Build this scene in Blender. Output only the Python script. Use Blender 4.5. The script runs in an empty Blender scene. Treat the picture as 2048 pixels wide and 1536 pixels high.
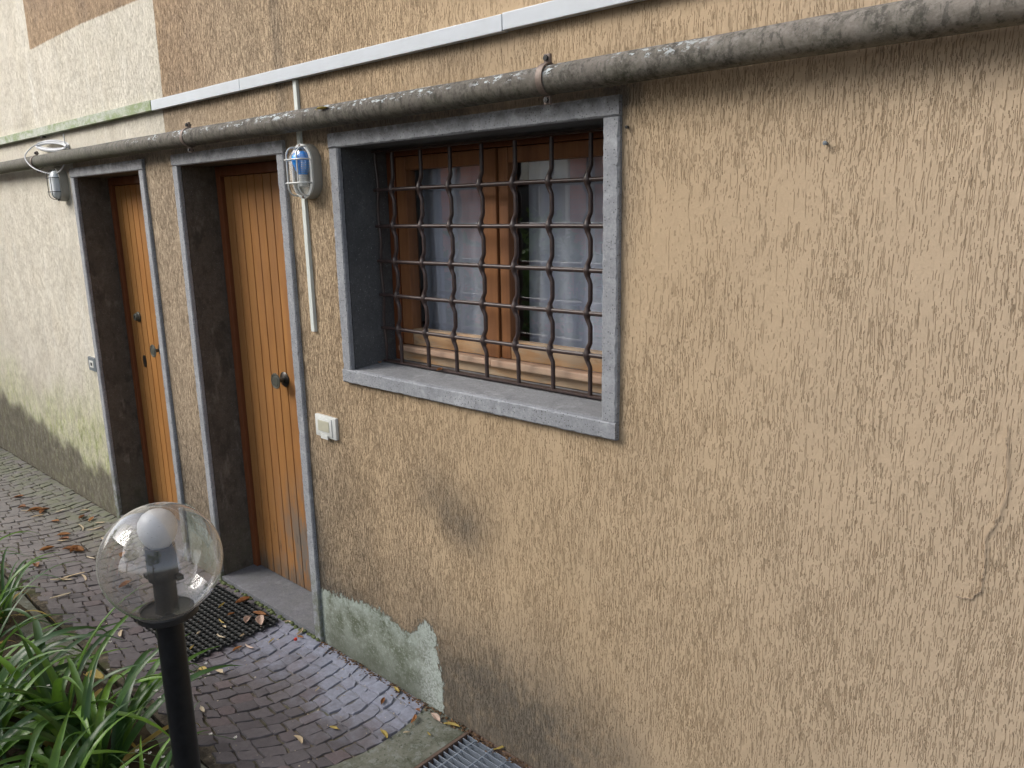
import bpy, bmesh, math, random
import numpy as np
from mathutils import Vector, Matrix, noise as mnoise
R = math.radians
random.seed(7)
rng = np.random.default_rng(5)
S = bpy.context.scene

# ------------------------------------------------------------------ camera
cam_d = bpy.data.cameras.new('camera')
cam = bpy.data.objects.new('camera', cam_d)
S.collection.objects.link(cam)
YAW, PITCH, ROLL, FOC = R(42.515), R(12.559), R(-1.098), 1558.6
fw = Vector((-math.sin(YAW)*math.cos(PITCH), math.cos(YAW)*math.cos(PITCH), -math.sin(PITCH)))
rt = fw.cross(Vector((0, 0, 1))).normalized()
up = rt.cross(fw)
rt2 = rt*math.cos(ROLL) + up*math.sin(ROLL)
up2 = -rt*math.sin(ROLL) + up*math.cos(ROLL)
m = Matrix((rt2, up2, -fw)).transposed().to_4x4()
m.translation = Vector((0, -1.7076, 1.8241))
cam.matrix_world = m
cam_d.sensor_fit = 'HORIZONTAL'
cam_d.sensor_width = 36.0
cam_d.lens = FOC/2048*36.0
cam_d.clip_start = 0.05
cam_d.clip_end = 500
S.camera = cam

# ------------------------------------------------------------------ sky, sun, exposure
SUN_EL, SUN_DIR = R(37), Vector((-0.66, -0.75, 0))
w = bpy.data.worlds.new('World')
S.world = w
w.use_nodes = True
wn = w.node_tree
for n in list(wn.nodes):
    wn.nodes.remove(n)
wo = wn.nodes.new('ShaderNodeOutputWorld')
wb = wn.nodes.new('ShaderNodeBackground')
sky = wn.nodes.new('ShaderNodeTexSky')
sky.sky_type = 'NISHITA'
sky.sun_disc = False
sky.sun_elevation = SUN_EL
sky.sun_rotation = math.atan2(SUN_DIR.x, SUN_DIR.y)
sky.air_density = 0.7
sky.dust_density = 3.5
sky.ozone_density = 0.8
wb.inputs['Strength'].default_value = 0.15
hs = wn.nodes.new('ShaderNodeHueSaturation')
hs.inputs['Saturation'].default_value = 0.5
wn.links.new(sky.outputs[0], hs.inputs['Color'])
wn.links.new(hs.outputs[0], wb.inputs['Color'])
wn.links.new(wb.outputs[0], wo.inputs['Surface'])
sd = bpy.data.lights.new('sun', 'SUN')
sd.energy = 1.05
sd.angle = R(26)
sd.color = (1.0, 0.95, 0.88)
sun = bpy.data.objects.new('sun', sd)
S.collection.objects.link(sun)
d = SUN_DIR.normalized()*math.cos(SUN_EL) + Vector((0, 0, math.sin(SUN_EL)))
sun.rotation_euler = d.to_track_quat('Z', 'Y').to_euler()
sun.location = (-5, -6, 8)
S.view_settings.view_transform = 'Standard'
S.view_settings.look = 'None'
S.view_settings.gamma = 1.0
S.view_settings.exposure = 0.98
S.cycles.use_denoising = True
try:
    S.cycles.denoiser = 'OPENIMAGEDENOISE'
except Exception:
    pass
S.cycles.max_bounces = 8
S.cycles.transparent_max_bounces = 16

# ------------------------------------------------------------------ node helper
class NB:
    def __init__(s, name):
        s.mat = bpy.data.materials.new(name)
        s.mat.use_nodes = True
        s.t = s.mat.node_tree
        for n in list(s.t.nodes):
            s.t.nodes.remove(n)
        s.out = s.n('ShaderNodeOutputMaterial')
        s._oc = None
    def n(s, ty, **kw):
        x = s.t.nodes.new(ty)
        for k, v in kw.items():
            setattr(x, k, v)
        return x
    def set(s, sock, v):
        if isinstance(v, bpy.types.NodeSocket):
            s.t.links.new(v, sock)
        elif isinstance(v, (tuple, list)):
            v = tuple(v)
            if len(sock.default_value) == 4 and len(v) == 3:
                v = v + (1,)
            sock.default_value = v
        else:
            if hasattr(sock.default_value, '__len__'):
                sock.default_value = [v]*len(sock.default_value)
            else:
                sock.default_value = v
    def oc(s):
        if s._oc is None:
            s._oc = s.n('ShaderNodeTexCoord').outputs['Object']
        return s._oc
    def m(s, op, a, b=0.0, c=0.0, clamp=False):
        x = s.n('ShaderNodeMath', operation=op, use_clamp=clamp)
        s.set(x.inputs[0], a); s.set(x.inputs[1], b)
        if len(x.inputs) > 2: s.set(x.inputs[2], c)
        return x.outputs[0]
    def vscale(s, v, xyz, off=(0, 0, 0)):
        x = s.n('ShaderNodeMapping')
        s.set(x.inputs['Vector'], v)
        x.inputs['Scale'].default_value = xyz
        x.inputs['Location'].default_value = off
        return x.outputs[0]
    def vadd(s, a, b):
        x = s.n('ShaderNodeVectorMath', operation='ADD')
        s.set(x.inputs[0], a); s.set(x.inputs[1], b)
        return x.outputs[0]
    def vmul(s, a, b):
        x = s.n('ShaderNodeVectorMath', operation='MULTIPLY')
        s.set(x.inputs[0], a); s.set(x.inputs[1], b)
        return x.outputs[0]
    def noise(s, v, scale, detail=4, rough=0.55, col=False):
        x = s.n('ShaderNodeTexNoise')
        s.set(x.inputs['Vector'], v)
        x.inputs['Scale'].default_value = scale
        x.inputs['Detail'].default_value = detail
        x.inputs['Roughness'].default_value = rough
        return x.outputs['Color' if col else 'Fac']
    def vor(s, v, scale=1.0, feature='F1', dims='3D', rnd=1.0):
        x = s.n('ShaderNodeTexVoronoi', feature=feature, voronoi_dimensions=dims)
        s.set(x.inputs['Vector'], v)
        x.inputs['Scale'].default_value = scale
        x.inputs['Randomness'].default_value = rnd
        return x
    def sm(s, x, lo, hi, a=0.0, b=1.0):
        r = s.n('ShaderNodeMapRange', interpolation_type='SMOOTHSTEP')
        s.set(r.inputs['Value'], x)
        s.set(r.inputs['From Min'], lo); s.set(r.inputs['From Max'], hi)
        s.set(r.inputs['To Min'], a); s.set(r.inputs['To Max'], b)
        return r.outputs[0]
    def lin(s, x, lo, hi, a=0.0, b=1.0):
        r = s.n('ShaderNodeMapRange')
        s.set(r.inputs['Value'], x)
        s.set(r.inputs['From Min'], lo); s.set(r.inputs['From Max'], hi)
        s.set(r.inputs['To Min'], a); s.set(r.inputs['To Max'], b)
        return r.outputs[0]
    def mix(s, f, a, b, mode='MIX'):
        x = s.n('ShaderNodeMix', data_type='RGBA', blend_type=mode)
        s.set(x.inputs['Factor'], f)
        s.set(x.inputs[6], a); s.set(x.inputs[7], b)
        return x.outputs[2]
    def attr(s, name, out='Fac'):
        x = s.n('ShaderNodeAttribute', attribute_name=name)
        return x.outputs[out]
    def sep(s, v):
        x = s.n('ShaderNodeSeparateXYZ'); s.set(x.inputs[0], v)
        return x.outputs
    def comb(s, x, y, z):
        c = s.n('ShaderNodeCombineXYZ')
        s.set(c.inputs[0], x); s.set(c.inputs[1], y); s.set(c.inputs[2], z)
        return c.outputs[0]
    def bump(s, h, strength=0.5, dist=0.002, normal=None):
        b = s.n('ShaderNodeBump')
        s.set(b.inputs['Height'], h)
        b.inputs['Strength'].default_value = strength
        b.inputs['Distance'].default_value = dist
        if normal is not None: s.set(b.inputs['Normal'], normal)
        return b.outputs[0]
    def pbr(s, col, rough=0.8, metal=0.0, normal=None, spec=0.5, **kw):
        p = s.n('ShaderNodeBsdfPrincipled')
        s.set(p.inputs['Base Color'], col)
        s.set(p.inputs['Roughness'], rough)
        s.set(p.inputs['Metallic'], metal)
        s.set(p.inputs['Specular IOR Level'], spec)
        if normal is not None: s.set(p.inputs['Normal'], normal)
        for k, v in kw.items():
            s.set(p.inputs[k.replace('_', ' ')], v)
        return p.outputs[0]
    def done(s, sh):
        s.t.links.new(sh, s.out.inputs['Surface'])
        return s.mat

# ------------------------------------------------------------------ materials
M = {}
def mat_wall():
    b = NB('scratched_render')
    P = b.oc()
    X, Y, Z = b.sep(P)
    wob = b.noise(b.vscale(P, (1, 1, 1)), 2.6, 2)
    wob2 = b.noise(b.vscale(P, (1, 1, 0.8)), 70, 2)
    wx = b.m('ADD', X, b.m('ADD', b.m('MULTIPLY', wob, 0.035), b.m('MULTIPLY', wob2, 0.0030)))
    dens = b.noise(b.vscale(P, (1, 1, 0.6)), 6, 3, 0.6)
    cream = b.attr('cream'); alg = b.attr('algae'); dirt_dark = b.attr('dirt'); bare = b.attr('bare'); smooth = b.attr('smooth')
    left = b.sm(X, -1.3, -2.7)
    dn = b.m('ADD', b.lin(dens, 0.33, 0.67, 0.20, 0.66), b.m('MULTIPLY', left, 0.32))
    dn = b.m('SUBTRACT', dn, b.m('MULTIPLY', smooth, 0.5))
    pits = None
    for sx, sz, lo, hi, k, off in ((290, 13, 0.25, 0.14, .95, 0), (335, 32, 0.26, 0.14, .8, 31.7), (270, 6.2, 0.20, 0.11, 1.0, 77.1), (390, 80, .27, .14, .8, 12.3), (310, 20, .24, .13, .8, 51.9), (260, 8.5, .20, .11, .8, 23.9)):
        v = b.comb(b.m('MULTIPLY_ADD', wx, sx, off), b.m('MULTIPLY_ADD', Z, sz, off*1.7), 0.0)
        vo = b.vor(v, 1.0, 'F1', '2D')
        cr = b.sep(vo.outputs['Color'])[0]
        on = b.m('LESS_THAN', cr, b.m('MULTIPLY', dn, k))
        p = b.m('MULTIPLY', b.sm(vo.outputs['Distance'], lo, hi), on)
        pits = p if pits is None else b.m('MAXIMUM', pits, p)
    fine = b.noise(b.vscale(P, (1, 1, .7)), 160, 3, 0.6)
    mid = b.noise(P, 34, 3, 0.5)
    lump = b.noise(b.vscale(P, (1, 1, 0.55)), 85, 2, 0.5)
    edge = b.noise(b.vscale(P, (1, 1, 0.55)), 55, 7, 0.75)
    # bare cement patch (signed distance in metres, ragged)
    bm_ = b.sm(b.m('ADD', bare, b.m('MULTIPLY', b.m('SUBTRACT', edge, 0.5), 0.13)), 0.006, -0.006)
    cm = b.sm(b.m('ADD', cream, b.m('MULTIPLY', b.m('SUBTRACT', edge, 0.5), 0.02)), 0.006, -0.006)
    h = b.m('ADD', b.m('MULTIPLY', mid, 0.7), b.m('MULTIPLY', lump, 0.5))
    h = b.m('ADD', h, b.m('MULTIPLY', fine, 0.35))
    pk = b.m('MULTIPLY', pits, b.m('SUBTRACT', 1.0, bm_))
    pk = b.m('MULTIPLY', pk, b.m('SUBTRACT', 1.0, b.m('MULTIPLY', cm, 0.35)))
    h = b.m('SUBTRACT', h, b.m('MULTIPLY', pk, 1.25))
    h = b.m('SUBTRACT', h, b.m('MULTIPLY', bm_, 1.6))
    # colours
    big = b.noise(P, 1.3, 4, 0.6)
    med = b.noise(b.vscale(P, (1, 1, 0.5)), 5.0, 5, 0.65)
    base = b.mix(b.lin(big, 0.3, 0.7), (0.52, 0.385, 0.238), (0.555, 0.42, 0.272))
    base = b.mix(b.lin(med, 0.3, 0.75, 0, 0.35), base, (0.43, 0.325, 0.215))
    greyer = b.sm(X, -1.5, 0.2)
    base = b.mix(b.m('MULTIPLY', greyer, 0.6), base, (0.53, 0.435, 0.335))
    base = b.mix(b.m('MULTIPLY', b.sm(X, -2.3, -3.6), 0.6), base, (0.50, 0.41, 0.305))
    upper = b.m('MULTIPLY', b.sm(Z, 2.28, 2.34), b.sm(X, -2.9, -3.6))
    base = b.mix(b.m('MULTIPLY', upper, 0.7), base, (0.48, 0.335, 0.205))
    stainy = b.sm(b.noise(b.vscale(P, (1, 1, 0.8), (3, 0, 0)), 3.2, 5, 0.7), 0.5, 0.68)
    base = b.mix(b.m('MULTIPLY', b.m('MULTIPLY', upper, stainy), 0.55), base, (0.33, 0.25, 0.18))
    crc = b.mix(b.lin(med, 0.3, 0.7), (0.80, 0.765, 0.665), (0.73, 0.69, 0.58))
    streak = b.sm(b.noise(b.vscale(P, (1, 1, 0.16)), 9, 4, 0.7), 0.54, 0.74)
    crc = b.mix(b.m('MULTIPLY', streak, 0.45), crc, (0.84, 0.83, 0.77))
    crc = b.mix(b.m('MULTIPLY', b.sm(b.noise(P, 3.1, 4, .7), 0.45, 0.75), 0.35), crc, (0.60, 0.53, 0.41))
    col = b.mix(cm, base, crc)
    # dirt film, patchy, stronger in the texture
    an = b.noise(b.vscale(P, (1, 1, 0.45)), 17, 8, 0.8)
    aa = b.m('MULTIPLY', alg, b.lin(an, 0.32, 0.66, 0.0, 1.2), clamp=True)
    gcol = b.mix(b.sm(b.noise(b.vscale(P, (1, 1, .5)), 25, 5, .7), .35, .6), (0.22, 0.28, 0.06), (0.58, 0.62, 0.30))
    col = b.mix(b.m('MULTIPLY', aa, 0.85), col, gcol)
    dfn = b.noise(b.vscale(P, (1, 1, 0.7)), 22, 8, 0.82)
    dd = b.m('MULTIPLY', dirt_dark, b.lin(dfn, 0.3, 0.72, 0.55, 1.35), clamp=True)
    col = b.mix(b.m('MULTIPLY', dd, 0.92, clamp=True), col, (0.13, 0.115, 0.094))
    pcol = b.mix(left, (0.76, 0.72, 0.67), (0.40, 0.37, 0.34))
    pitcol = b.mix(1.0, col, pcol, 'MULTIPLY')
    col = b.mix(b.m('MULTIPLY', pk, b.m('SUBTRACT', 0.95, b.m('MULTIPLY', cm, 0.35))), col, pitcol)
    # cement patch colour
    bc = b.mix(b.sm(b.noise(P, 9, 6, 0.75), 0.36, 0.62), (0.105, 0.12, 0.08), (0.255, 0.285, 0.24))
    bc = b.mix(b.sm(b.noise(P, 60, 4, 0.8), 0.50, 0.66, 0, 0.55), bc, (0.45, 0.50, 0.46))
    bc = b.mix(b.sm(Z, 0.17, -0.01, 0, 0.75), bc, (0.11, 0.12, 0.095))
    bc = b.mix(b.m('MULTIPLY', b.sm(X, -2.12, -2.0), b.sm(b.noise(P, 100, 4, .8), .42, .6, 0.1, .8)), bc, (0.50, 0.54, 0.52))
    topw = b.m('MULTIPLY', b.sm(bare, -0.09, -0.01), b.sm(b.noise(P, 26, 5, .75), .38, .56))
    bc = b.mix(b.m('MULTIPLY', topw, .55), bc, (0.44, 0.50, 0.46))
    dark_edge = b.sm(b.m('ABSOLUTE', b.m('ADD', bare, b.m('MULTIPLY', b.m('SUBTRACT', edge, 0.5), 0.13))), 0.007, 0.0, 0, 0.5)
    bc = b.mix(dark_edge, bc, (0.10, 0.10, 0.08))
    col = b.mix(bm_, col, bc)
    nrm = b.bump(h, 0.95, 0.0034)
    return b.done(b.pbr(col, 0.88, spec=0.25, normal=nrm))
M['wall'] = mat_wall()

def mat_stone(name, c1, c2, pit=0.75, moss=0.0, stain=0.0, sheen=0.75):
    b = NB(name)
    P = b.oc()
    Z = b.sep(P)[2]
    n1 = b.noise(P, 6, 5, 0.65)
    n2 = b.noise(P, 140, 3, 0.7)
    col = b.mix(b.lin(n1, 0.3, 0.7), c1, c2)
    col = b.mix(b.lin(n2, 0.3, 0.7, 0, 0.5), col, tuple(x*0.55 for x in c1))
    v = b.vor(P, 150)
    n3 = b.noise(P, 32, 5, 0.75)
    col = b.mix(b.sm(n3, 0.45, 0.68, 0, 0.45), col, tuple(x*0.6 for x in c1))
    col = b.mix(b.sm(b.noise(P, 17, 5, 0.7), 0.52, 0.7, 0, 0.4), col, tuple(min(1, x*1.35) for x in c2))
    hole = b.m('MULTIPLY', b.sm(v.outputs['Distance'], 0.36, 0.2), b.m('LESS_THAN', b.sep(v.outputs['Color'])[0], 0.3))
    col = b.mix(b.m('MULTIPLY', hole, pit), col, (0.05, 0.052, 0.055))
    lt = b.sm(b.noise(P, 230, 2, 0.5), 0.66, 0.74)
    col = b.mix(b.m('MULTIPLY', lt, 0.5), col, (0.55, 0.57, 0.6))
    if stain:
        st = b.sm(b.noise(b.vscale(P, (1, 1, 0.6)), 14, 5, 0.7), 0.5, 0.66)
        col = b.mix(b.m('MULTIPLY', st, stain), col, (0.07, 0.062, 0.052))
        st2 = b.sm(b.noise(b.vscale(P, (1, 1, 0.4), (5, 2, 1)), 10, 5, 0.7), 0.56, 0.7)
        col = b.mix(b.m('MULTIPLY', st2, stain*.6), col, (0.26, 0.235, 0.20))
    if moss:
        ms = b.m('MULTIPLY', b.sm(Z, 0.5, 0.02), b.sm(b.noise(P, 20, 5, 0.7), 0.35, 0.6))
        col = b.mix(b.m('MULTIPLY', ms, moss), col, (0.11, 0.125, 0.07))
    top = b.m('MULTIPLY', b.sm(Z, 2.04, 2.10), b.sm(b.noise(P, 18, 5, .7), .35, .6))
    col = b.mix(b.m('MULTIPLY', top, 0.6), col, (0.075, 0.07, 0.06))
    h = b.m('SUBTRACT', b.m('ADD', b.m('MULTIPLY', n2, 0.5), b.m('MULTIPLY', b.noise(P, 30, 3), 0.6)), b.m('MULTIPLY', hole, 0.7))
    return b.done(b.pbr(col, sheen, spec=0.3, normal=b.bump(h, 0.5, 0.0015)))
M['stone'] = mat_stone('grey_sandstone', (0.29, 0.305, 0.33), (0.40, 0.415, 0.44), moss=0.9)
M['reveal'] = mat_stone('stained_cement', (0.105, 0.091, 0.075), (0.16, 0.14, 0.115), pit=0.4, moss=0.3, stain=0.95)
M['reveal_stone'] = mat_stone('dark_sandstone', (0.10, 0.105, 0.11), (0.14, 0.145, 0.15), pit=0.5)  # surround stone again, with recess shade put into a darker colour
M['sill'] = mat_stone('worn_sandstone', (0.235, 0.243, 0.255), (0.31, 0.318, 0.33), pit=0.35)
M['threshold'] = mat_stone('worn_step_stone', (0.155, 0.16, 0.18), (0.20, 0.205, 0.225), pit=0.25, moss=0.12)

def mat_plain(name, col, rough=0.5, metal=0.0, spec=0.5, nscale=40, namt=0.25, dark=None, bump=0.1):
    b = NB(name)
    P = b.oc()
    n = b.noise(P, nscale, 5, 0.7)
    c = b.mix(b.lin(n, 0.35, 0.75, 0, namt), col, dark or tuple(x*0.45 for x in col))
    return b.done(b.pbr(c, b.lin(n, 0.3, 0.7, rough*0.85, min(1, rough*1.15)), metal=metal, spec=spec, normal=b.bump(n, bump, 0.002)))
M['white_plastic'] = mat_plain('white_plastic', (0.66, 0.68, 0.66), 0.45, nscale=12, namt=0.2, dark=(0.45, 0.44, 0.38))
M['duct_plastic'] = mat_plain('grey_white_plastic', (0.60, 0.65, 0.70), 0.4, nscale=7, namt=0.3, dark=(0.40, 0.43, 0.42))
M['thin_duct'] = mat_plain('pale_plastic', (0.68, 0.73, 0.69), 0.5, nscale=9, namt=0.2)
M['body_plastic'] = mat_plain('grey_cream_plastic', (0.33, 0.32, 0.285), 0.5, nscale=12, namt=0.25)  # lamp bodies: side shade put into a darker base colour
M['iron'] = mat_plain('brown_painted_iron', (0.034, 0.025, 0.027), 0.38, metal=0.0, nscale=60, namt=0.5, dark=(0.12, 0.07, 0.05))
M['black_metal'] = mat_plain('black_metal', (0.007, 0.008, 0.010), 0.42, nscale=45, namt=0.35, dark=(0.03, 0.034, 0.04), spec=0.3)
M['black_plastic'] = mat_plain('black_dusty_plastic', (0.009, 0.010, 0.012), 0.5, nscale=60, namt=0.4, dark=(0.04, 0.042, 0.045))
M['rubber'] = mat_plain('black_rubber', (0.016, 0.018, 0.018), 0.5, nscale=70, namt=0.5, dark=(0.035, 0.04, 0.035))
M['brass'] = mat_plain('aged_bronze', (0.12, 0.125, 0.105), 0.4, metal=0.35, nscale=60, namt=0.5)
M['brass_dark'] = mat_plain('dark_bronze', (0.06, 0.055, 0.05), 0.35, metal=0.7, nscale=60, namt=0.5)
M['rust'] = mat_plain('rusty_steel', (0.14, 0.095, 0.07), 0.8, nscale=35, namt=0.7, dark=(0.06, 0.04, 0.035), bump=0.4)
M['zinc'] = mat_plain('galvanised_steel', (0.40, 0.46, 0.54), 0.42, metal=0.55, nscale=40, namt=0.5, dark=(0.22, 0.25, 0.30))
M['clamp'] = mat_plain('weathered_clamp_steel', (0.24, 0.19, 0.16), 0.6, metal=0.3, nscale=50, namt=0.6, dark=(0.10, 0.08, 0.07))
M['cable'] = mat_plain('white_cable', (0.60, 0.63, 0.66), 0.45, nscale=20, namt=0.3)
M['bulb'] = mat_plain('opal_bulb_glass', (0.62, 0.64, 0.66), 0.35, nscale=5, namt=0.1)
M['frost'] = mat_plain('frosted_lamp_glass', (0.66, 0.72, 0.76), 0.3, nscale=8, namt=0.3)
M['wire_dark'] = mat_plain('dark_wire', (0.03, 0.03, 0.03), 0.6)
M['wire_pale'] = mat_plain('pale_wire', (0.52, 0.52, 0.48), 0.5)
M['switch_grey'] = mat_plain('slate_switch_plate', (0.16, 0.19, 0.21), 0.4, nscale=40, namt=0.2)
M['blue'] = mat_plain('blue_lamp_glass', (0.05, 0.36, 1.0), 0.15, nscale=30, namt=0.15, dark=(0.02, 0.22, 0.9))
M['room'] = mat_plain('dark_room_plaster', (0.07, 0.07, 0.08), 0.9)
M['crack'] = mat_plain('crack_gap', (0.46, 0.375, 0.29), 0.95)
M['pale_red'] = mat_plain('red_berry_skin', (0.55, 0.04, 0.02), 0.3)

def mat_duct_dirty():
    b = NB('algae_covered_plastic')
    P = b.oc()
    n = b.noise(b.vscale(P, (0.5, 1, 1)), 14, 6, 0.75)
    c = b.mix(b.sm(n, 0.38, 0.62), (0.52, 0.55, 0.50), (0.26, 0.33, 0.17))
    c = b.mix(b.sm(b.noise(P, 50, 4, .7), .5, .65, 0, .5), c, (0.20, 0.25, 0.13))
    return b.done(b.pbr(c, 0.7, spec=0.3, normal=b.bump(n, 0.2, 0.002)))
M['duct_dirty'] = mat_duct_dirty()

def mat_pipe():
    b = NB('weathered_fibre_cement')
    P = b.oc()
    X, Y, Z = b.sep(P)
    n = b.noise(P, 22, 6, 0.75)
    c = b.mix(b.sm(n, 0.36, 0.62), (0.075, 0.070, 0.060), (0.20, 0.187, 0.162))
    c = b.mix(b.sm(b.noise(P, 7, 5, .7), 0.42, 0.66, 0, .75), c, (0.24, 0.215, 0.19))
    c = b.mix(b.sm(b.noise(P, 55, 5, .8), .48, .6, 0, .6), c, (0.27, 0.25, 0.225))
    c = b.mix(b.sm(b.noise(b.vscale(P, (1, 1, .4)), 80, 4, .7), .5, .64, 0, .6), c, (0.045, 0.045, 0.04))
    c = b.mix(b.sm(X, -0.7, -1.5, 0, .35), c, (0.055, 0.052, 0.045))
    lf = b.sm(X, -3.2, -5.0)
    gz = b.m('MULTIPLY', b.sm(Z, 2.17, 2.11), b.sm(b.noise(P, 9, 5, .7), .3, .6))
    c = b.mix(b.m('MULTIPLY', gz, b.m('ADD', 0.15, b.m('MULTIPLY', lf, .6))), c, (0.13, 0.145, 0.06))
    c = b.mix(b.m('MULTIPLY', lf, 0.4), c, (0.13, 0.135, 0.115))
    # flaked remains of pale paint along the upper front
    vx = b.vscale(P, (0.55, 1, 1.1))
    fl = b.sm(b.noise(vx, 70, 5, 0.7), 0.55, 0.58)
    fl = b.m('MULTIPLY', fl, b.sm(b.noise(b.vscale(P, (1, .3, .3)), 7, 3, .6), 0.38, 0.52))
    band = b.m('MULTIPLY', b.sm(Z, 2.150, 2.168), b.sm(X, -0.75, -1.1))
    band = b.m('MULTIPLY', band, b.sm(X, -4.2, -3.5))
    c = b.mix(b.m('MULTIPLY', fl, band), c, (0.50, 0.56, 0.58))
    h = b.m('ADD', n, b.m('MULTIPLY', b.noise(P, 120, 3, .7), 0.6))
    return b.done(b.pbr(c, 0.88, spec=0.2, normal=b.bump(h, 0.7, 0.003)))
M['pipe'] = mat_pipe()

def mat_wood(name, c1, c2, c3, wear=0.0, horiz=False, rough=0.42, wearz=0.75):
    b = NB(name)
    P = b.oc()
    tint = b.attr('tint')
    q = b.vadd(P, b.comb(b.m('MULTIPLY', tint, 7.0), 0.0, b.m('MULTIPLY', tint, 13.0)))
    sc = (0.08, 1, 1) if horiz else (1, 1, 0.06)
    g = b.noise(b.vscale(q, sc), 90, 5, 0.7)
    g2 = b.noise(b.vscale(q, (0.2, 1, 1) if horiz else (1, 1, 0.15)), 14, 4, 0.6)
    c = b.mix(b.lin(g, 0.3, 0.7), c1, c2)
    c = b.mix(b.lin(g2, 0.35, 0.7, 0, 0.6), c, c3)
    c = b.mix(b.sm(b.noise(b.vscale(P, (1, 1, 0.3)), 5, 5, 0.7), 0.48, 0.68, 0, 0.5), c, c3)
    c = b.mix(b.m('MULTIPLY', tint, 0.65), c, tuple(x*0.62 for x in c1))
    if wear:
        X, Y, Z = b.sep(P)
        wn_ = b.noise(b.vscale(q, (1.0, 1, 0.18) if not horiz else (.18, 1, 1)), 26, 5, 0.7)
        msk = b.sm(wn_, 0.42, 0.56)
        if not horiz:
            msk = b.m('MULTIPLY', msk, b.m('MAXIMUM', b.m('MULTIPLY', b.sm(Z, wearz, 0.25), b.sm(X, -3.42, -3.14)), b.sm(Z, 0.22, 0.0, 0, .8)))
        c = b.mix(b.m('MULTIPLY', msk, min(1, wear*1.15)), c, (0.36, 0.29, 0.21) if horiz else (0.17, 0.145, 0.12))
        if not horiz:
            c = b.mix(b.m('MULTIPLY', b.sm(Z, .16, .03), b.lin(wn_, .3, .65, .3, .9)), c, (0.10, 0.08, 0.06))
        dk = b.sm(b.noise(b.vscale(q, (1.0, 1, 0.15) if not horiz else (.1, 1, 1)), 40, 4, 0.7), 0.58, 0.66)
        dk = b.m('MULTIPLY', dk, b.sm(Z, 0.7, 0.2)) if not horiz else dk
        c = b.mix(b.m('MULTIPLY', dk, wear*0.8), c, (0.05, 0.035, 0.025))
    h = b.m('ADD', g, b.m('MULTIPLY', g2, .4))
    return b.done(b.pbr(c, b.lin(g2, .3, .7, rough*.8, rough*1.3), spec=0.4, normal=b.bump(h, 0.15, 0.001)))
M['door_wood'] = mat_wood('varnished_planks', (0.45, 0.225, 0.078), (0.34, 0.155, 0.052), (0.22, 0.095, 0.034), wear=0.85)
M['door_wood_far'] = mat_wood('varnished_orange_planks', (0.48, 0.24, 0.078), (0.37, 0.17, 0.052), (0.28, 0.115, 0.032), wear=0.15)
M['frame_wood'] = mat_wood('red_brown_door_frame', (0.22, 0.075, 0.028), (0.17, 0.055, 0.02), (0.14, 0.045, 0.018), rough=.5)
M['win_wood'] = mat_wood('window_wood', (0.31, 0.14, 0.055), (0.22, 0.09, 0.034), (0.14, 0.055, 0.025), rough=.5)
M['win_wood_worn'] = mat_wood('worn_window_wood', (0.50, 0.31, 0.16), (0.36, 0.19, 0.08), (0.60, 0.43, 0.27), wear=0.6, horiz=True, rough=.6)
M['win_wood_pink'] = mat_wood('bleached_window_board', (0.56, 0.37, 0.26), (0.44, 0.26, 0.17), (0.62, 0.45, 0.34), wear=0.4, horiz=True, rough=.6)
M['groove'] = mat_plain('dark_board_joint', (0.012, 0.006, 0.004), 0.9)

def mat_stonepave():
    b = NB('porphyry_setts')
    P = b.oc()
    X, Y, Z = b.sep(P)
    t = b.attr('tint'); t2 = b.attr('tint2')
    n = b.noise(P, 35, 5, 0.7)
    n2 = b.noise(P, 3, 4, 0.6)
    c = b.mix(t, (0.078, 0.071, 0.077), (0.135, 0.123, 0.130))
    c = b.mix(b.m('MULTIPLY', b.sm(t2, 0.75, 0.98), 0.5), c, (0.14, 0.10, 0.10))
    c = b.mix(b.lin(n, 0.35, 0.7, 0, 0.45), c, (0.07, 0.06, 0.065))
    far = b.sm(X, -3.4, -5.2)
    c = b.mix(b.m('MULTIPLY', far, b.lin(n2, .3, .7, .35, .75)), c, (0.24, 0.225, 0.21))
    gr = b.m('MULTIPLY', b.m('MULTIPLY', b.sm(Y, -0.42, -0.12), b.sm(X, -3.9, -4.5)), b.sm(b.noise(P, 9, 5, .7), .35, .6))
    c = b.mix(b.m('MULTIPLY', gr, .75), c, (0.17, 0.185, 0.11))
    # lime bloom near the house foot
    bl = b.m('MULTIPLY', b.sm(b.m('ADD', b.m('ADD', Y, b.m('MULTIPLY', b.m('SUBTRACT', n2, .5), .5)), b.m('MULTIPLY', b.m('SUBTRACT', b.noise(P, 14, 5, .7), .5), .35)), -0.42, -0.06), b.sm(X, -3.15, -2.85))
    c = b.mix(b.m('MULTIPLY', bl, b.lin(n, .3, .7, 1.0, .45)), c, (0.30, 0.325, 0.41))
    sp = b.sm(b.noise(P, 300, 2, .5), .68, .74)
    c = b.mix(b.m('MULTIPLY', sp, .5), c, (0.35, 0.32, 0.3))
    h = b.m('ADD', b.m('MULTIPLY', b.noise(P, 60, 3, .6), 1.0), b.m('MULTIPLY', b.noise(P, 180, 3, .7), .4))
    return b.done(b.pbr(c, b.lin(n, .3, .7, .5, .75), spec=0.45, normal=b.bump(h, 0.5, 0.003)))
M['setts'] = mat_stonepave()

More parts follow.
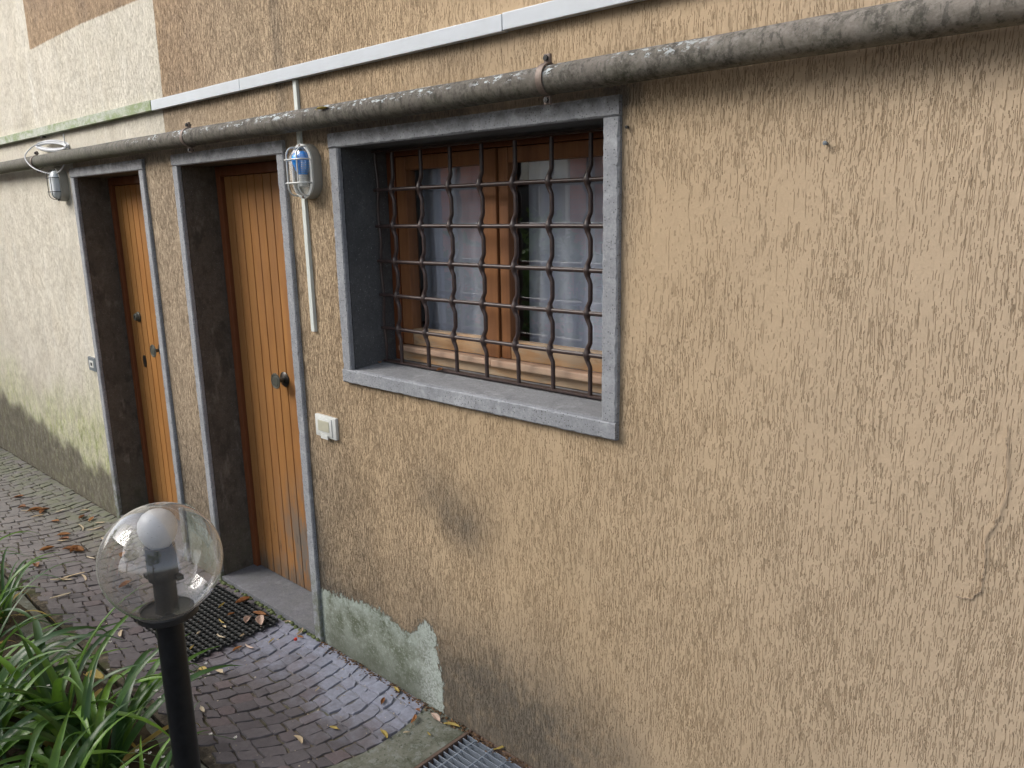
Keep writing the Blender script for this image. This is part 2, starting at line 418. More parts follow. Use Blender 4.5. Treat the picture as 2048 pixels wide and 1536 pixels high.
def mat_joint():
    b = NB('sandy_joint_filling')
    P = b.oc()
    X, Y, Z = b.sep(P)
    n = b.noise(P, 20, 6, .75)
    c = b.mix(b.sm(n, .4, .65), (0.055, 0.048, 0.04), (0.17, 0.145, 0.11))
    c = b.mix(b.sm(b.noise(P, 6, 5, .7), .5, .65, 0, .7), c, (0.075, 0.085, 0.035))
    bl = b.m('MULTIPLY', b.sm(b.m('ADD', Y, b.m('MULTIPLY', b.m('SUBTRACT', b.noise(P, 8, 4), .5), .5)), -0.33, -0.1), b.sm(X, -3.15, -2.8))
    c = b.mix(b.m('MULTIPLY', bl, .75), c, (0.27, 0.28, 0.32))
    return b.done(b.pbr(c, .95, spec=.15, normal=b.bump(b.noise(P, 150, 4, .7), .8, .004)))
M['joint'] = mat_joint()

def mat_slab():
    b = NB('mossy_concrete')
    P = b.oc()
    n = b.noise(P, 9, 6, .75)
    c = b.mix(b.sm(n, .35, .6), (0.085, 0.092, 0.065), (0.165, 0.17, 0.14))
    c = b.mix(b.sm(b.noise(P, 28, 5, .75), .5, .62, 0, .7), c, (0.22, 0.24, 0.22))
    c = b.mix(b.sm(b.noise(P, 45, 5, .75), .55, .64, 0, .8), c, (0.05, 0.06, 0.035))
    return b.done(b.pbr(c, .9, spec=.2, normal=b.bump(b.noise(P, 90, 5, .7), .6, .003)))
M['slab'] = mat_slab()

def mat_earth():
    b = NB('garden_soil')
    P = b.oc()
    n = b.noise(P, 12, 6, .75)
    c = b.mix(b.sm(n, .35, .65), (0.035, 0.028, 0.02), (0.095, 0.08, 0.055))
    return b.done(b.pbr(c, .95, spec=.15, normal=b.bump(b.noise(P, 60, 5, .7), 1.0, .01)))
M['earth'] = mat_earth()

def mat_leafy(name, c1, c2, rough=.35, spec=.5, trans=.25):
    b = NB(name)
    t = b.attr('tint')
    c = b.mix(t, c1, c2)
    P = b.oc()
    c = b.mix(b.lin(b.noise(P, 30, 3), .35, .7, 0, .3), c, tuple(x*.5 for x in c1))
    p = b.pbr(c, rough, spec=spec)
    tr = b.n('ShaderNodeBsdfTranslucent')
    b.set(tr.inputs['Color'], b.mix(.5, c, c2))
    mx = b.n('ShaderNodeMixShader'); mx.inputs[0].default_value = trans
    b.t.links.new(p, mx.inputs[1]); b.t.links.new(tr.outputs[0], mx.inputs[2])
    return b.done(mx.outputs[0])
M['blade'] = mat_leafy('strap_leaf', (0.035, 0.095, 0.028), (0.17, 0.34, 0.035), rough=.38, spec=.5)
M['tree_leaf'] = mat_leafy('tree_leaf', (0.06, 0.14, 0.03), (0.17, 0.30, 0.08), rough=.45, trans=.3)
M['bark'] = mat_plain('bark', (0.10, 0.08, 0.06), .9, nscale=20, namt=.6, bump=.8)
M['petal'] = mat_leafy('white_petal', (0.75, 0.75, 0.70), (0.85, 0.85, 0.8), rough=.6, trans=.3)
M['leaf_brown'] = mat_leafy('dry_brown_leaf', (0.22, 0.085, 0.03), (0.36, 0.17, 0.06), rough=.6, spec=.3, trans=.1)
M['leaf_cream'] = mat_leafy('dry_pale_leaf', (0.48, 0.38, 0.24), (0.62, 0.54, 0.40), rough=.6, spec=.3, trans=.1)
M['leaf_yellow'] = mat_leafy('yellowed_leaf', (0.34, 0.26, 0.06), (0.50, 0.38, 0.13), rough=.6, spec=.3, trans=.1)
M['leaf_pink'] = mat_leafy('pinkish_dry_leaf', (0.46, 0.33, 0.26), (0.56, 0.44, 0.36), rough=.6, spec=.3, trans=.1)
M['litter'] = mat_leafy('litter_crumbs', (0.05, 0.03, 0.02), (0.22, 0.14, 0.08), rough=.9, spec=.1, trans=.0)

def mat_glass(name, refl=1.0, base=0.02, smudge=0.0, ribs=0.0, rim=0.0, tintc=(1, 1, 1), rough=0.0, ior=1.5):
    b = NB(name)
    P = b.oc()
    geo = b.n('ShaderNodeNewGeometry')
    dt = b.n('ShaderNodeVectorMath', operation='DOT_PRODUCT')
    b.set(dt.inputs[0], geo.outputs['Normal']); b.set(dt.inputs[1], geo.outputs['Incoming'])
    co = b.m('SUBTRACT', 1.0, b.m('ABSOLUTE', dt.outputs['Value']), clamp=True)
    f0 = ((ior-1)/(ior+1))**2
    fr = b.m('MULTIPLY_ADD', b.m('POWER', co, 5.0), 1-f0, f0)
    f = b.m('MULTIPLY_ADD', fr, refl, base, clamp=True)
    if ribs:
        wv = b.m('SINE', b.m('MULTIPLY', b.sep(P)[2], 900.0))
        f = b.m('ADD', f, b.m('MULTIPLY', b.sm(wv, 0.2, 0.9), ribs), clamp=True)
    tr = b.n('ShaderNodeBsdfTransparent'); b.set(tr.inputs['Color'], tintc)
    gl = b.n('ShaderNodeBsdfGlossy'); gl.inputs['Roughness'].default_value = rough
    mx = b.n('ShaderNodeMixShader'); b.set(mx.inputs[0], f)
    b.t.links.new(tr.outputs[0], mx.inputs[1]); b.t.links.new(gl.outputs[0], mx.inputs[2])
    o = mx.outputs[0]
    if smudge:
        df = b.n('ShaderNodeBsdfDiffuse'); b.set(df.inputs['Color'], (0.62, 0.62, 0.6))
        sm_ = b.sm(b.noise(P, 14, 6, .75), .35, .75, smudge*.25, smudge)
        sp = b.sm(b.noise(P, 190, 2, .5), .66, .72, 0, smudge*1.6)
        mx2 = b.n('ShaderNodeMixShader'); b.set(mx2.inputs[0], b.m('ADD', b.m('ADD', sm_, sp), b.m('MULTIPLY', b.m('POWER', co, 3.0), rim), clamp=True))  # rim paints pale haze on grazing edges, like a thin dust film
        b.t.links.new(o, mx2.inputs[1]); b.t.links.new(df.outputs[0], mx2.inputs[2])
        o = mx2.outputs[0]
    return b.done(o)
M['pane'] = mat_glass('window_glass', refl=5.2, base=0.06, ior=1.5)
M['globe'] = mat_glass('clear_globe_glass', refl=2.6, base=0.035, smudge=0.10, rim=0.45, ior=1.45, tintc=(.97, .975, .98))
M['lampglass'] = mat_glass('ribbed_lamp_glass', refl=1.3, base=0.06, smudge=0.06, ribs=0.16, ior=1.5, rough=.12)

def mat_curtain():
    b = NB('sheer_curtain')
    P = b.oc()
    n = b.noise(b.vscale(P, (1, 1, .15)), 12, 3)
    c = b.mix(b.lin(n, .3, .7), (0.54, 0.61, 0.76), (0.80, 0.86, 0.97))
    p = b.pbr(c, .9, spec=.1)
    tr = b.n('ShaderNodeBsdfTransparent')
    mx = b.n('ShaderNodeMixShader'); mx.inputs[0].default_value = .12
    b.t.links.new(p, mx.inputs[1]); b.t.links.new(tr.outputs[0], mx.inputs[2])
    return b.done(mx.outputs[0])
M['curtain'] = mat_curtain()

def mat_brick():
    b = NB('red_brick')
    P = b.oc()
    X, Y, Z = b.sep(P)
    v = b.comb(b.m('ADD', X, Y), Z, 0.0)
    br = b.n('ShaderNodeTexBrick')
    b.set(br.inputs['Vector'], v)
    br.inputs['Scale'].default_value = 1.0
    br.inputs['Brick Width'].default_value = .25
    br.inputs['Row Height'].default_value = .07
    br.inputs['Mortar Size'].default_value = .006
    b.set(br.inputs['Color1'], (0.55, 0.21, 0.12)); b.set(br.inputs['Color2'], (0.46, 0.165, 0.10)); b.set(br.inputs['Mortar'], (0.36, 0.24, 0.2))
    return b.done(b.pbr(br.outputs[0], .85, spec=.2))
M['brick'] = mat_brick()

# ------------------------------------------------------------------ mesh helpers
def stone_bar(a, c, axis, seed, bev=.003, jit=.0014):
    # a sawn stone bar whose arrises are slightly chipped along its length
    rr = random.Random(seed)
    o = [i for i in range(3) if i != axis]
    L = c[axis]-a[axis]
    n = max(6, int(L/.012))
    vs = []; fs = []
    u0, u1, w0, w1 = a[o[0]], c[o[0]], a[o[1]], c[o[1]]
    chips = [(rr.uniform(0, 1), rr.uniform(.004, .012)/L*1.5, rr.uniform(.0008, .0032), rr.randrange(4)) for _ in range(int(L*9)+2)]
    for i in range(n+1):
        t = i/n
        pts = []
        for ci, (u, w_, su, sw) in enumerate(((u0, w0, 1, 1), (u1, w0, -1, 1), (u1, w1, -1, -1), (u0, w1, 1, -1))):
            b_ = bev + abs(rr.gauss(0, jit))
            for (tc, wd, dp, k) in chips:
                if k == ci and abs(t-tc) < wd*2.5: b_ += dp*math.exp(-((t-tc)/wd)**2)
            b1, b2 = b_*rr.uniform(.8, 1.2), b_*rr.uniform(.8, 1.2)
            pair = [(u+su*b1, w_), (u, w_+sw*b2)]
            if ci in (0, 2): pair = pair[::-1]
            pts += pair
        for u, w_ in pts:
            q = [0, 0, 0]; q[axis] = a[axis]+L*t; q[o[0]] = u; q[o[1]] = w_
            vs.append(tuple(q))
    for i in range(n):
        for k in range(8):
            k2 = (k+1) % 8
            fs.append((i*8+k, i*8+k2, i*8+8+k2, i*8+8+k))
    fs.append(tuple(range(8))); fs.append(tuple(n*8+k for k in range(8)))
    m_ = MB(); m_.add(vs, fs)
    return m_
class MB:
    def __init__(s):
        s.v = []; s.f = []; s.tints = []; s.tint2 = []; s.mi = []
        s.tint = 0.0; s.t2 = 0.0; s.m = 0
    def add(s, vs, fs):
        o = len(s.v)
        s.v += [tuple(x) for x in vs]
        s.tints += [s.tint]*len(vs); s.tint2 += [s.t2]*len(vs)
        s.f += [tuple(i+o for i in f) for f in fs]
        s.mi += [s.m]*len(fs)
        return s
    def box(s, a, c, bev=0.0, taper=None):
        bm = bmesh.new()
        bmesh.ops.create_cube(bm, size=1.0)
        for v in bm.verts:
            v.co = Vector([(a[i]+c[i])/2 + v.co[i]*(c[i]-a[i]) for i in range(3)])
        if bev > 0:
            bmesh.ops.bevel(bm, geom=bm.edges[:], offset=bev, segments=2, affect='EDGES', profile=.6)
        bm.verts.index_update()
        s.add([v.co.copy() for v in bm.verts], [[v.index for v in f.verts] for f in bm.faces])
        bm.free()
        return s
    def tube(s, pts, rad, n=10, cap=True):
        pts = [Vector(p) for p in pts]
        if not hasattr(rad, '__len__'): rad = [rad]*len(pts)
        ref = Vector((0, 0, 1))
        t0 = (pts[1]-pts[0]).normalized()
        if abs(t0.dot(ref)) > .9: ref = Vector((0, 1, 0))
        vs = []; u = None
        for i, p in enumerate(pts):
            t = (pts[min(i+1, len(pts)-1)] - pts[max(i-1, 0)]).normalized()
            if u is None: u = (ref - t*ref.dot(t)).normalized()
            else: u = (u - t*u.dot(t)).normalized()
            w_ = t.cross(u)
            for k in range(n):
                a = 2*math.pi*k/n
                vs.append(p + (u*math.cos(a) + w_*math.sin(a))*rad[i])
        fs = []
        for i in range(len(pts)-1):
            for k in range(n):
                k2 = (k+1) % n
                fs.append((i*n+k, i*n+k2, (i+1)*n+k2, (i+1)*n+k))
        if cap:
            fs.append(tuple(range(n-1, -1, -1)))
            fs.append(tuple((len(pts)-1)*n+k for k in range(n)))
        return s.add(vs, fs)
    def lathe(s, prof, c, axis='z', n=32, close=False):
        # prof: list (r, h)
        vs = []; fs = []
        for r, h in prof:
            for k in range(n):
                a = 2*math.pi*k/n
                x, y, z = r*math.cos(a), r*math.sin(a), h
                if axis == 'y': x, y, z = x, h, y
                if axis == 'x': x, y, z = h, x, y
                vs.append((c[0]+x, c[1]+y, c[2]+z))
        L = len(prof)
        for i in range(L-1):
            for k in range(n):
                k2 = (k+1) % n
                fs.append((i*n+k, i*n+k2, (i+1)*n+k2, (i+1)*n+k))
        if close:
            fs.append(tuple(range(n-1, -1, -1)))
            fs.append(tuple((L-1)*n+k for k in range(n)))
        return s.add(vs, fs)
    def build(s, name, mat, parent=None, smooth=False, angle=40):
        me = bpy.data.meshes.new(name)
        me.from_pydata(s.v, [], s.f)
        for mm in (mat if isinstance(mat, (list, tuple)) else [mat]):
            me.materials.append(mm)
        if any(s.mi):
            me.polygons.foreach_set('material_index', s.mi)
        for nm, arr in (('tint', s.tints), ('tint2', s.tint2)):
            at = me.attributes.new(nm, 'FLOAT', 'POINT')
            at.data.foreach_set('value', arr)
        bm = bmesh.new(); bm.from_mesh(me)
        bmesh.ops.recalc_face_normals(bm, faces=bm.faces)
        bm.to_mesh(me); bm.free()
        if smooth:
            me.polygons.foreach_set('use_smooth', [True]*len(me.polygons))
            try:
                me.set_sharp_from_angle(angle=R(angle))
            except Exception:
                pass
        me.update()
        o = bpy.data.objects.new(name, me)
        S.collection.objects.link(o)
        if parent is not None:
            o.parent = parent
        return o

def tag(o, label=None, cat=None, group=None, kind=None):
    if label: o['label'] = label
    if cat: o['category'] = cat
    if group: o['group'] = group
    if kind: o['kind'] = kind
    return o
def empty(name, loc, label, cat, group=None):
    o = bpy.data.objects.new(name, None)
    o.empty_display_size = .1
    S.collection.objects.link(o)
    o.location = loc
    return tag(o, label, cat, group)
def reparent_world(o, parent):
    # geometry given in world coordinates; keep it there and keep object texture coords = world
    o.parent = parent
    o.matrix_parent_inverse = Matrix.Translation(parent.location).inverted() if parent.parent is None else (Matrix.Translation(parent.matrix_basis.translation)).inverted()

def part(mb, name, mat, parent, **kw):
    o = mb.build(name, mat, None, **kw)
    o.parent = parent
    # the parent may be an Empty at some place, or a mesh with identity transform
    if parent.type == 'EMPTY':
        o.matrix_parent_inverse = Matrix.Translation(parent.location).inverted()
    return o

# ================================================================== SETTING
# ground sheet
g = MB(); g.add([(-120, -120, -.05), (120, -120, -.05), (120, 60, -.05), (-120, 60, -.05)], [(0, 1, 2, 3)])
tag(g.build('ground', M['earth']), kind='structure')

ARC_YC, ARC_R, ROW = -0.235, 0.60, 0.0675
def arc_x(y):
    dy = min(abs(y-ARC_YC), 0.53)
    return ARC_R*(math.cos(math.asin(dy/ARC_R)) - 1.0)

# joint bed (follows the same arc edge)
def poly_sheet(pts, z, zb, name, mat, step=None):
    mb = MB()
    n = len(pts)
    mb.add([(x, y, z) for x, y in pts] + [(x, y, zb) for x, y in pts], [tuple(range(n))] + [(i, (i+1) % n, (i+1) % n+n, i+n) for i in range(n)])
    return mb.build(name, mat)
X_EDGE = -1.985
edge = [(X_EDGE + arc_x(-0.002 - i*(.72-.002)/24), -0.002 - i*(.72-.002)/24) for i in range(25)]
bed = edge + [(-11, -.72), (-11, -.002)]
bp = poly_sheet(bed, -.005, -.049, 'path_joints', M['joint']); tag(bp, kind='structure')

# setts
def setts():
    mb = MB()
    rows = int((11+X_EDGE)/ROW) + 2
    off = .0
    for k in range(rows):
        x0 = X_EDGE - k*ROW
        # angular division of the arc
        th0, th1 = math.asin((-.235+.005 - 0.0 + .0)/ARC_R*-1 - .0), 0
        ymax, ymin = -0.006, -0.715
        y = ymax + random.uniform(-.0, .05)
        ys = [ymax]
        while ys[-1] > ymin + .05:
            yn = ys[-1] - random.uniform(.048, .092)*max(.55, math.cos(math.asin(max(-.95, min(.95, (ys[-1]-ARC_YC)/ARC_R)))))
            ys.append(max(yn, ymin))
        for i in range(len(ys)-1):
            a, c = ys[i], ys[i+1]
            if a - c < .022: continue
            j = lambda s=.006: random.uniform(-s, s)
            gp = .0022
            skew = (a+c)/2 - ARC_YC
            def P(y, f):
                # f 0 front (camera side), 1 back; joints perpendicular-ish to the arc
                dy = (y-ARC_YC)
                nx, ny = math.sqrt(max(.05, 1-(dy/ARC_R)**2)), dy/ARC_R
                return Vector((x0 + arc_x(y) - f*ROW, y - f*ny*ROW*.25, 0))
            c0 = [P(a-gp, .05), P((a+c)/2, .04), P(c+gp, .05), P(c+gp, .5), P(c+gp, .95), P((a+c)/2, .96), P(a-gp, .95), P(a-gp, .5)]
            c0 = [q + Vector((j(.0075), j(.0055), 0)) for q in c0]
            cen = sum(c0, Vector())/8
            h = random.uniform(-.002, .0035)
            tx, ty = j(.03), j(.03)
            mb.tint = random.random(); mb.t2 = random.random()
            vs = []
            for q in c0: vs.append((q.x, q.y, -.03))
            for q in c0:
                vs.append((q.x, q.y, h - .0045 + tx*(q.x-cen.x) + ty*(q.y-cen.y)))
            for q in c0:
                r_ = cen + (q-cen)*.925
                vs.append((r_.x, r_.y, h + tx*(r_.x-cen.x) + ty*(r_.y-cen.y)))
            fs = []
            for lv in (0, 8):
                for e in range(8):
                    e2 = (e+1) % 8
                    fs.append((lv+e, lv+e2, lv+8+e2, lv+8+e))
            vs.append((cen.x, cen.y, h+.0015))
            for e in range(8): fs.append((16+e, 16+(e+1) % 8, 24))
            mb.add(vs, fs)
    return mb
o = setts().build('path', M['setts'], smooth=True, angle=35)
tag(o, kind='structure')

# concrete strip in front of the grating and slab in the bed edge
sl = edge + [(-2.44, -.735), (-2.44, -1.0), (-1.62, -1.0), (-1.62, -.66), (-1.805, -.66), (-1.805, -.002)]
o = poly_sheet(sl, -.001, -.049, 'pavement', M['slab']); tag(o, kind='structure')
o = poly_sheet([(-.55, -.002), (-.55, -.66), (-1.62, -.66), (-1.62, -1.0), (2.5, -1.0), (2.5, -.002)], -.001, -.049, 'pavement', M['slab']); tag(o, kind='structure')
o = poly_sheet([(-2.44, -1.0), (3.5, -1.0), (3.5, -4), (-2.44, -4)], -.004, -.049, 'lawn_edge', M['earth']); tag(o, kind='structure')
# planting bed: uneven soil
def soil():
    nx, ny = 110, 50
    mb = MB(); vs = []; fs = []
    for j in range(ny):
        for i in range(nx):
            x = -11 + 9.0*i/(nx-1); y = -.735 - 3.0*j/(ny-1)
            if x > -2.44: y -= .262
            z = .012 + .05*mnoise.noise(Vector((x*3, y*3, 0))) + .02*mnoise.noise(Vector((x*14, y*14, 2))) + .04*min(1, j/6)
            if j == 0: z = -.01
            vs.append((x, y, z))
    for j in range(ny-1):
        for i in range(nx-1):
            a = j*nx+i; fs.append((a, a+1, a+nx+1, a+nx))
    return mb.add(vs, fs)
o = soil().build('soil', M['earth'], smooth=True); tag(o, kind='structure')

# ================================================================== BUILDING
house = empty('building', (-3.0, 0, 0), 'tan and cream rendered house wall with two wooden doors and one barred window', 'building')
D2 = (-3.59, -2.757, 0.02, 2.05)
D1 = (-4.86, -4.003, 0.02, 2.05)
WN = (-2.362, -1.222, 1.255, 2.05)
SUR = .05
def seg_dist(px, pz, a, b):
    ax, az = a; bx, bz = b
    dx, dz = bx-ax, bz-az
    t = np.clip(((px-ax)*dx+(pz-az)*dz)/(dx*dx+dz*dz+1e-12), 0, 1)
    return np.hypot(px-(ax+t*dx), pz-(az+t*dz))
def poly_sd(px, pz, poly):
    dmin = np.full(px.shape, 1e9); inside = np.zeros(px.shape, bool)
    n = len(poly)
    for i in range(n):
        a, b_ = poly[i], poly[(i+1) % n]
        dmin = np.minimum(dmin, seg_dist(px, pz, a, b_))
        cond = ((a[1] > pz) != (b_[1] > pz))
        xi = (b_[0]-a[0])*(pz-a[1])/(b_[1]-a[1]+1e-12)+a[0]
        inside ^= cond & (px < xi)
    return np.where(inside, -dmin, dmin)
def sst(x, a, b):
    t = np.clip((x-a)/(b-a), 0, 1); return t*t*(3-2*t)
def wall():
    hx = SUR*.5
    holes = [(D2[0]-hx, D2[1]+hx, -1, D2[3]+hx), (D1[0]-hx, D1[1]+hx, -1, D1[3]+hx), (WN[0]-hx, WN[1]+hx, WN[2]-hx, WN[3]+hx)]
    def axis(lo, hi, step, br, extra):
        pts = set(np.round(np.arange(lo, hi+1e-6, step), 5).tolist())
        for q in br:
            pts = {p for p in pts if abs(p-q) > step*.45}
            pts.add(q)
        return np.array(sorted(pts | set(extra)))
    xs = axis(-7.6, .4, .02, [h for H in holes for h in H[:2]], [-14, -12, -10, -9, -8.5, -8, .8, 1.5, 3, 5])
    zs = axis(-.06, 3.4, .02, [H[3] for H in holes] + [holes[2][2]], [-.3, 3.6, 4, 5, 6, 7.5])
    XX, ZZ = np.meshgrid(xs, zs)
    x = XX.ravel(); z = ZZ.ravel()
    # very slightly uneven
    y = np.array([.0035*mnoise.noise(Vector((a*1.7, 0, c*1.7))) for a, c in zip(x, z)])
    nx = len(xs)
    fs = []
    for j in range(len(zs)-1):
        for i in range(nx-1):
            cx, cz = (xs[i]+xs[i+1])/2, (zs[j]+zs[j+1])/2
            if any(H[0] < cx < H[1] and H[2] < cz < H[3] for H in holes): continue
            a = j*nx+i
            fs.append((a, a+1, a+nx+1, a+nx))
    me = bpy.data.meshes.new('wall')
    me.from_pydata(np.stack([x, y, z], 1).tolist(), [], fs)
    def at(nm, v):
        q = me.attributes.new(nm, 'FLOAT', 'POINT'); q.data.foreach_set('value', np.asarray(v, dtype=np.float32))
    # cream repaint: signed distance
    cream_polys = [
        [(-20, -1), (-4.885, -1), (-4.885, 2.15), (-3.695, 2.15), (-3.70, 2.33), (-3.685, 2.36), (-3.683, 2.787), (-4.5, 2.80), (-5.31, 2.784), (-5.27, 8), (-20, 8)],
    ]
    sdv = poly_sd(x, z, cream_polys[0])
    at('cream', np.clip(sdv, -.5, .5))
    bare = poly_sd(x, z, [(-2.72, -.2), (-2.72, .25), (-2.60, .262), (-2.45, .285), (-2.30, .295), (-2.20, .275), (-2.13, .255), (-2.08, .29), (-2.05, .335), (-2.00, .345), (-1.965, .30), (-1.965, .22), (-1.945, .15), (-1.94, .05), (-1.94, -.2)])
    b2 = poly_sd(x, z, [(-3.99, -.2), (-3.99, .335), (-3.85, .33), (-3.76, .30), (-3.70, .22), (-3.64, .2), (-3.6, -.2)])
    at('bare', np.clip(np.minimum(bare, b2), -.3, .3))
    nz = np.array([mnoise.fractal(Vector((a*2.2, 3.1, c*1.6)), 1.0, 2.0, 5) for a, c in zip(x, z)])
    nz2 = np.array([mnoise.fractal(Vector((a*5.5, 8.1, c*4.5)), 1.0, 2.0, 4) for a, c in zip(x, z)])
    alg = np.where(x < -4.85, sst(z + .25*nz, .95, .35)*1.0, 0)
    alg += np.where(x < -4.85, sst(x + .35*nz, -5.6, -5.0)*sst(z, .9, .45)*.35, 0)
    # dirt and other darkening
    d_ = np.zeros_like(x)
    lline = .215 + (-4.98 - x)*.122 + .08*nz + .05*nz2
    d_ += np.where(x < -4.85, sst(z, lline+.07, lline-.03)*1.0, 0)
    # next to door 2 right side
    d_ += np.where(x > -2.75, sst(x + .22*nz, -2.05, -2.72)*sst(z+.1*nz2, 1.5, .35)*.55, 0)
    d_ += np.where(x > -2.75, sst(x, -2.64, -2.72)*.4, 0)  # darker strip close to the right of the surround
    d_ += np.where(x > -2.75, sst(z + .15*nz, .72, .0)*sst(x + .3*nz, -.75, -1.7)*.92, 0)
    d_ += np.where(x > -2.75, sst(z + .05*nz2, .14, .0)*.45, 0)
    d_ += .34*np.exp(-(((x+1.82)/.13)**2 + ((z-.80)/.14)**2))*(1+1.2*nz2+.8*nz)
    d_ += .28*np.exp(-(((x+1.98)/.10)**2 + ((z-.86)/.10)**2))*(1+.9*nz2)
    d_ += .45*np.exp(-(((x+1.62)/.32)**2 + ((z-.14)/.22)**2))*(1+.6*nz)
    d_ += np.where((x > -4.0) & (x < -3.6) & (z < 2.12), sst(z + .1*nz, .95, .25)*.6 + .12, 0)
    d_ += np.where((x > -4.05) & (x < -3.86) & (z < 2.12), sst(x + .03*nz2, -3.90, -3.955)*.5, 0)  # darker strip close to the far door's right jamb
    # beneath and behind the pipe, above the lintels
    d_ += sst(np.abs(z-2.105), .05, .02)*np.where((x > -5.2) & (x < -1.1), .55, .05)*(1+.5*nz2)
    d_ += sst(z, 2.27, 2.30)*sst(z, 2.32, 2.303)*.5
    d_ += .35*sst(np.hypot(np.maximum(np.abs(x+1.79)-.62, 0), np.maximum(np.abs(z-1.66)-.45, 0)), .035, .0)  # darker ring hugging the window surround
    d_ += .25*np.exp(-(((x+1.15)/.05)**2 + ((z-1.95)/.25)**2))  # darker smear beside the window's upper right edge
    d_ += .22*np.exp(-(((x+1.7)/.35)**2 + ((z-2.27)/.06)**2))*(1+nz)
    d_ += np.clip(nz*.10 + nz2*.05, 0, .15)
    at('dirt', np.clip(d_, 0, 1.1))
    at('algae', np.clip(alg, 0, 1))
    nz3 = np.array([mnoise.fractal(Vector((a*1.6, 5.1, c*1.9)), 1.0, 2.0, 3) for a, c in zip(x, z)])
    sm = np.clip(.08 + .9*nz3, 0, .45)*sst(x, -2.4, -.9) + np.where(x < -4.9, .25, 0)
    sm = sm + sst(z, 2.2, 2.28)*sst(z, 2.5, 2.3)*sst(x, -2.2, -1.2)*.35
    at('smooth', np.clip(sm, 0, .9))
    me.polygons.foreach_set('use_smooth', [True]*len(me.polygons))
    me.materials.append(M['wall'])
    me.update()
    # faces must look towards -y
    if me.polygons[0].normal.y > 0: me.flip_normals()
    o = bpy.data.objects.new('wall', me)
    S.collection.objects.link(o)
    o.parent = house
    o.matrix_parent_inverse = Matrix.Translation(house.location).inverted()
    return o
wall()
# dark interior shell behind the wall
sh = MB()
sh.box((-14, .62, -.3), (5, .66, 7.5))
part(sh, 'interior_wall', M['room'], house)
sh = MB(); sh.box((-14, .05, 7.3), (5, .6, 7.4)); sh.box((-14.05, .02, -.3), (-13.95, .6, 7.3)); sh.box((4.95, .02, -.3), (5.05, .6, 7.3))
part(sh, 'roof_edge', M['room'], house)  # unseen top and ends added to shut sky light out behind the wall

# cracks
def crack(pts, w0):
    mb = MB(); P_ = []
    rr = random.Random(3)
    for i in range(len(pts)-1):
        for k in range(6):
            t = k/6
            P_.append((pts[i][0]+(pts[i+1][0]-pts[i][0])*t + rr.uniform(-.0025, .0025), pts[i][1]+(pts[i+1][1]-pts[i][1])*t + rr.uniform(-.0025, .0025)))
    vs = []; fs = []
    for i, (x, z) in enumerate(P_):
        w_ = w0*(.4+.6*rr.random())*min(1, min(i, len(P_)-1-i)/5+.2)
        vs += [(x-w_, -.0036, z+w_*.3), (x+w_, -.0036, z-w_*.3), (x, -.0, z)]
    for i in range(len(P_)-1):
        a = i*3
        fs += [(a, a+1, a+4, a+3), (a+1, a+2, a+5, a+4), (a+2, a, a+3, a+5)]
    return mb.add(vs, fs)
part(crack([(-.272, 1.40), (-.27, 1.353), (-.26, 1.269), (-.269, 1.22), (-.288, 1.163), (-.284, 1.108), (-.282, 1.06), (-.297, 1.032), (-.333, 1.022)], .0003), 'crack', M['crack'], house)
0 and part(crack([(-.49, .96), (-.475, .93), (-.485, .90), (-.478, .86), (-.49, .84)], .0003), 'crack', M['crack'], house)

F = -.016       # front face of the stone surrounds
def surround(op, kind, depth):
    x0, x1, z0, z1 = op
    zb = -.03
    st = M['stone']
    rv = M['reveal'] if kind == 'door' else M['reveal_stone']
    if kind == 'window': zb = z0 + .0015
    for a, c in ((x0-SUR, x0), (x1, x1+SUR)):
        part(stone_bar((a, F, zb), (c, .006, z1-.0015), 2, int(a*1000)), kind+'_jamb', st, house)
    part(stone_bar((x0-SUR, F-.001, z1), (x1+SUR, .006, z1+SUR), 0, int(x0*1000)+7), kind+'_lintel', st, house)
    # deep reveals
    r_ = MB(); r2 = MB()
    r_.box((x0-.04,   .0065, z0 if kind == 'window' else zb), (x0-.001, depth+.06, z1+.03))
    r2.box((x1+.001,   .0065, z0 if kind == 'window' else zb), (x1+.04, depth+.06, z1+.03))
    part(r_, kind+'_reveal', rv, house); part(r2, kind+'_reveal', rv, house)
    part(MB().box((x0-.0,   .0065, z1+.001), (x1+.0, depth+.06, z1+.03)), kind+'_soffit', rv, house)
surround(D1, 'door', .165)
surround(D2, 'door', .165)
surround(WN, 'window', .18)
# sill: slightly sloping, front face 5 cm
def sill():
    x0, x1, z0, z1 = WN
    mb = MB()
    f = .0065
    part(stone_bar((x0-SUR, F-.003, z0-SUR), (x1+SUR, .006, z0), 0, 77), 'sill_nosing', M['stone'], house)
    prof = [(f, z0-SUR+.002), (f, z0-.003), (f+.004, z0-.0005), (.24, z0+.012), (.24, z0-SUR+.002)]
    vs = [(x0-SUR, y, z) for y, z in prof] + [(x1+SUR, y, z) for y, z in prof]
    n = len(prof)
    fs = [tuple(range(n)), tuple(range(2*n-1, n-1, -1))] + [(i, (i+1) % n, (i+1) % n+n, i+n) for i in range(n)]
    return mb.add(vs, fs)
part(sill(), 'window_sill', M['sill'], house)
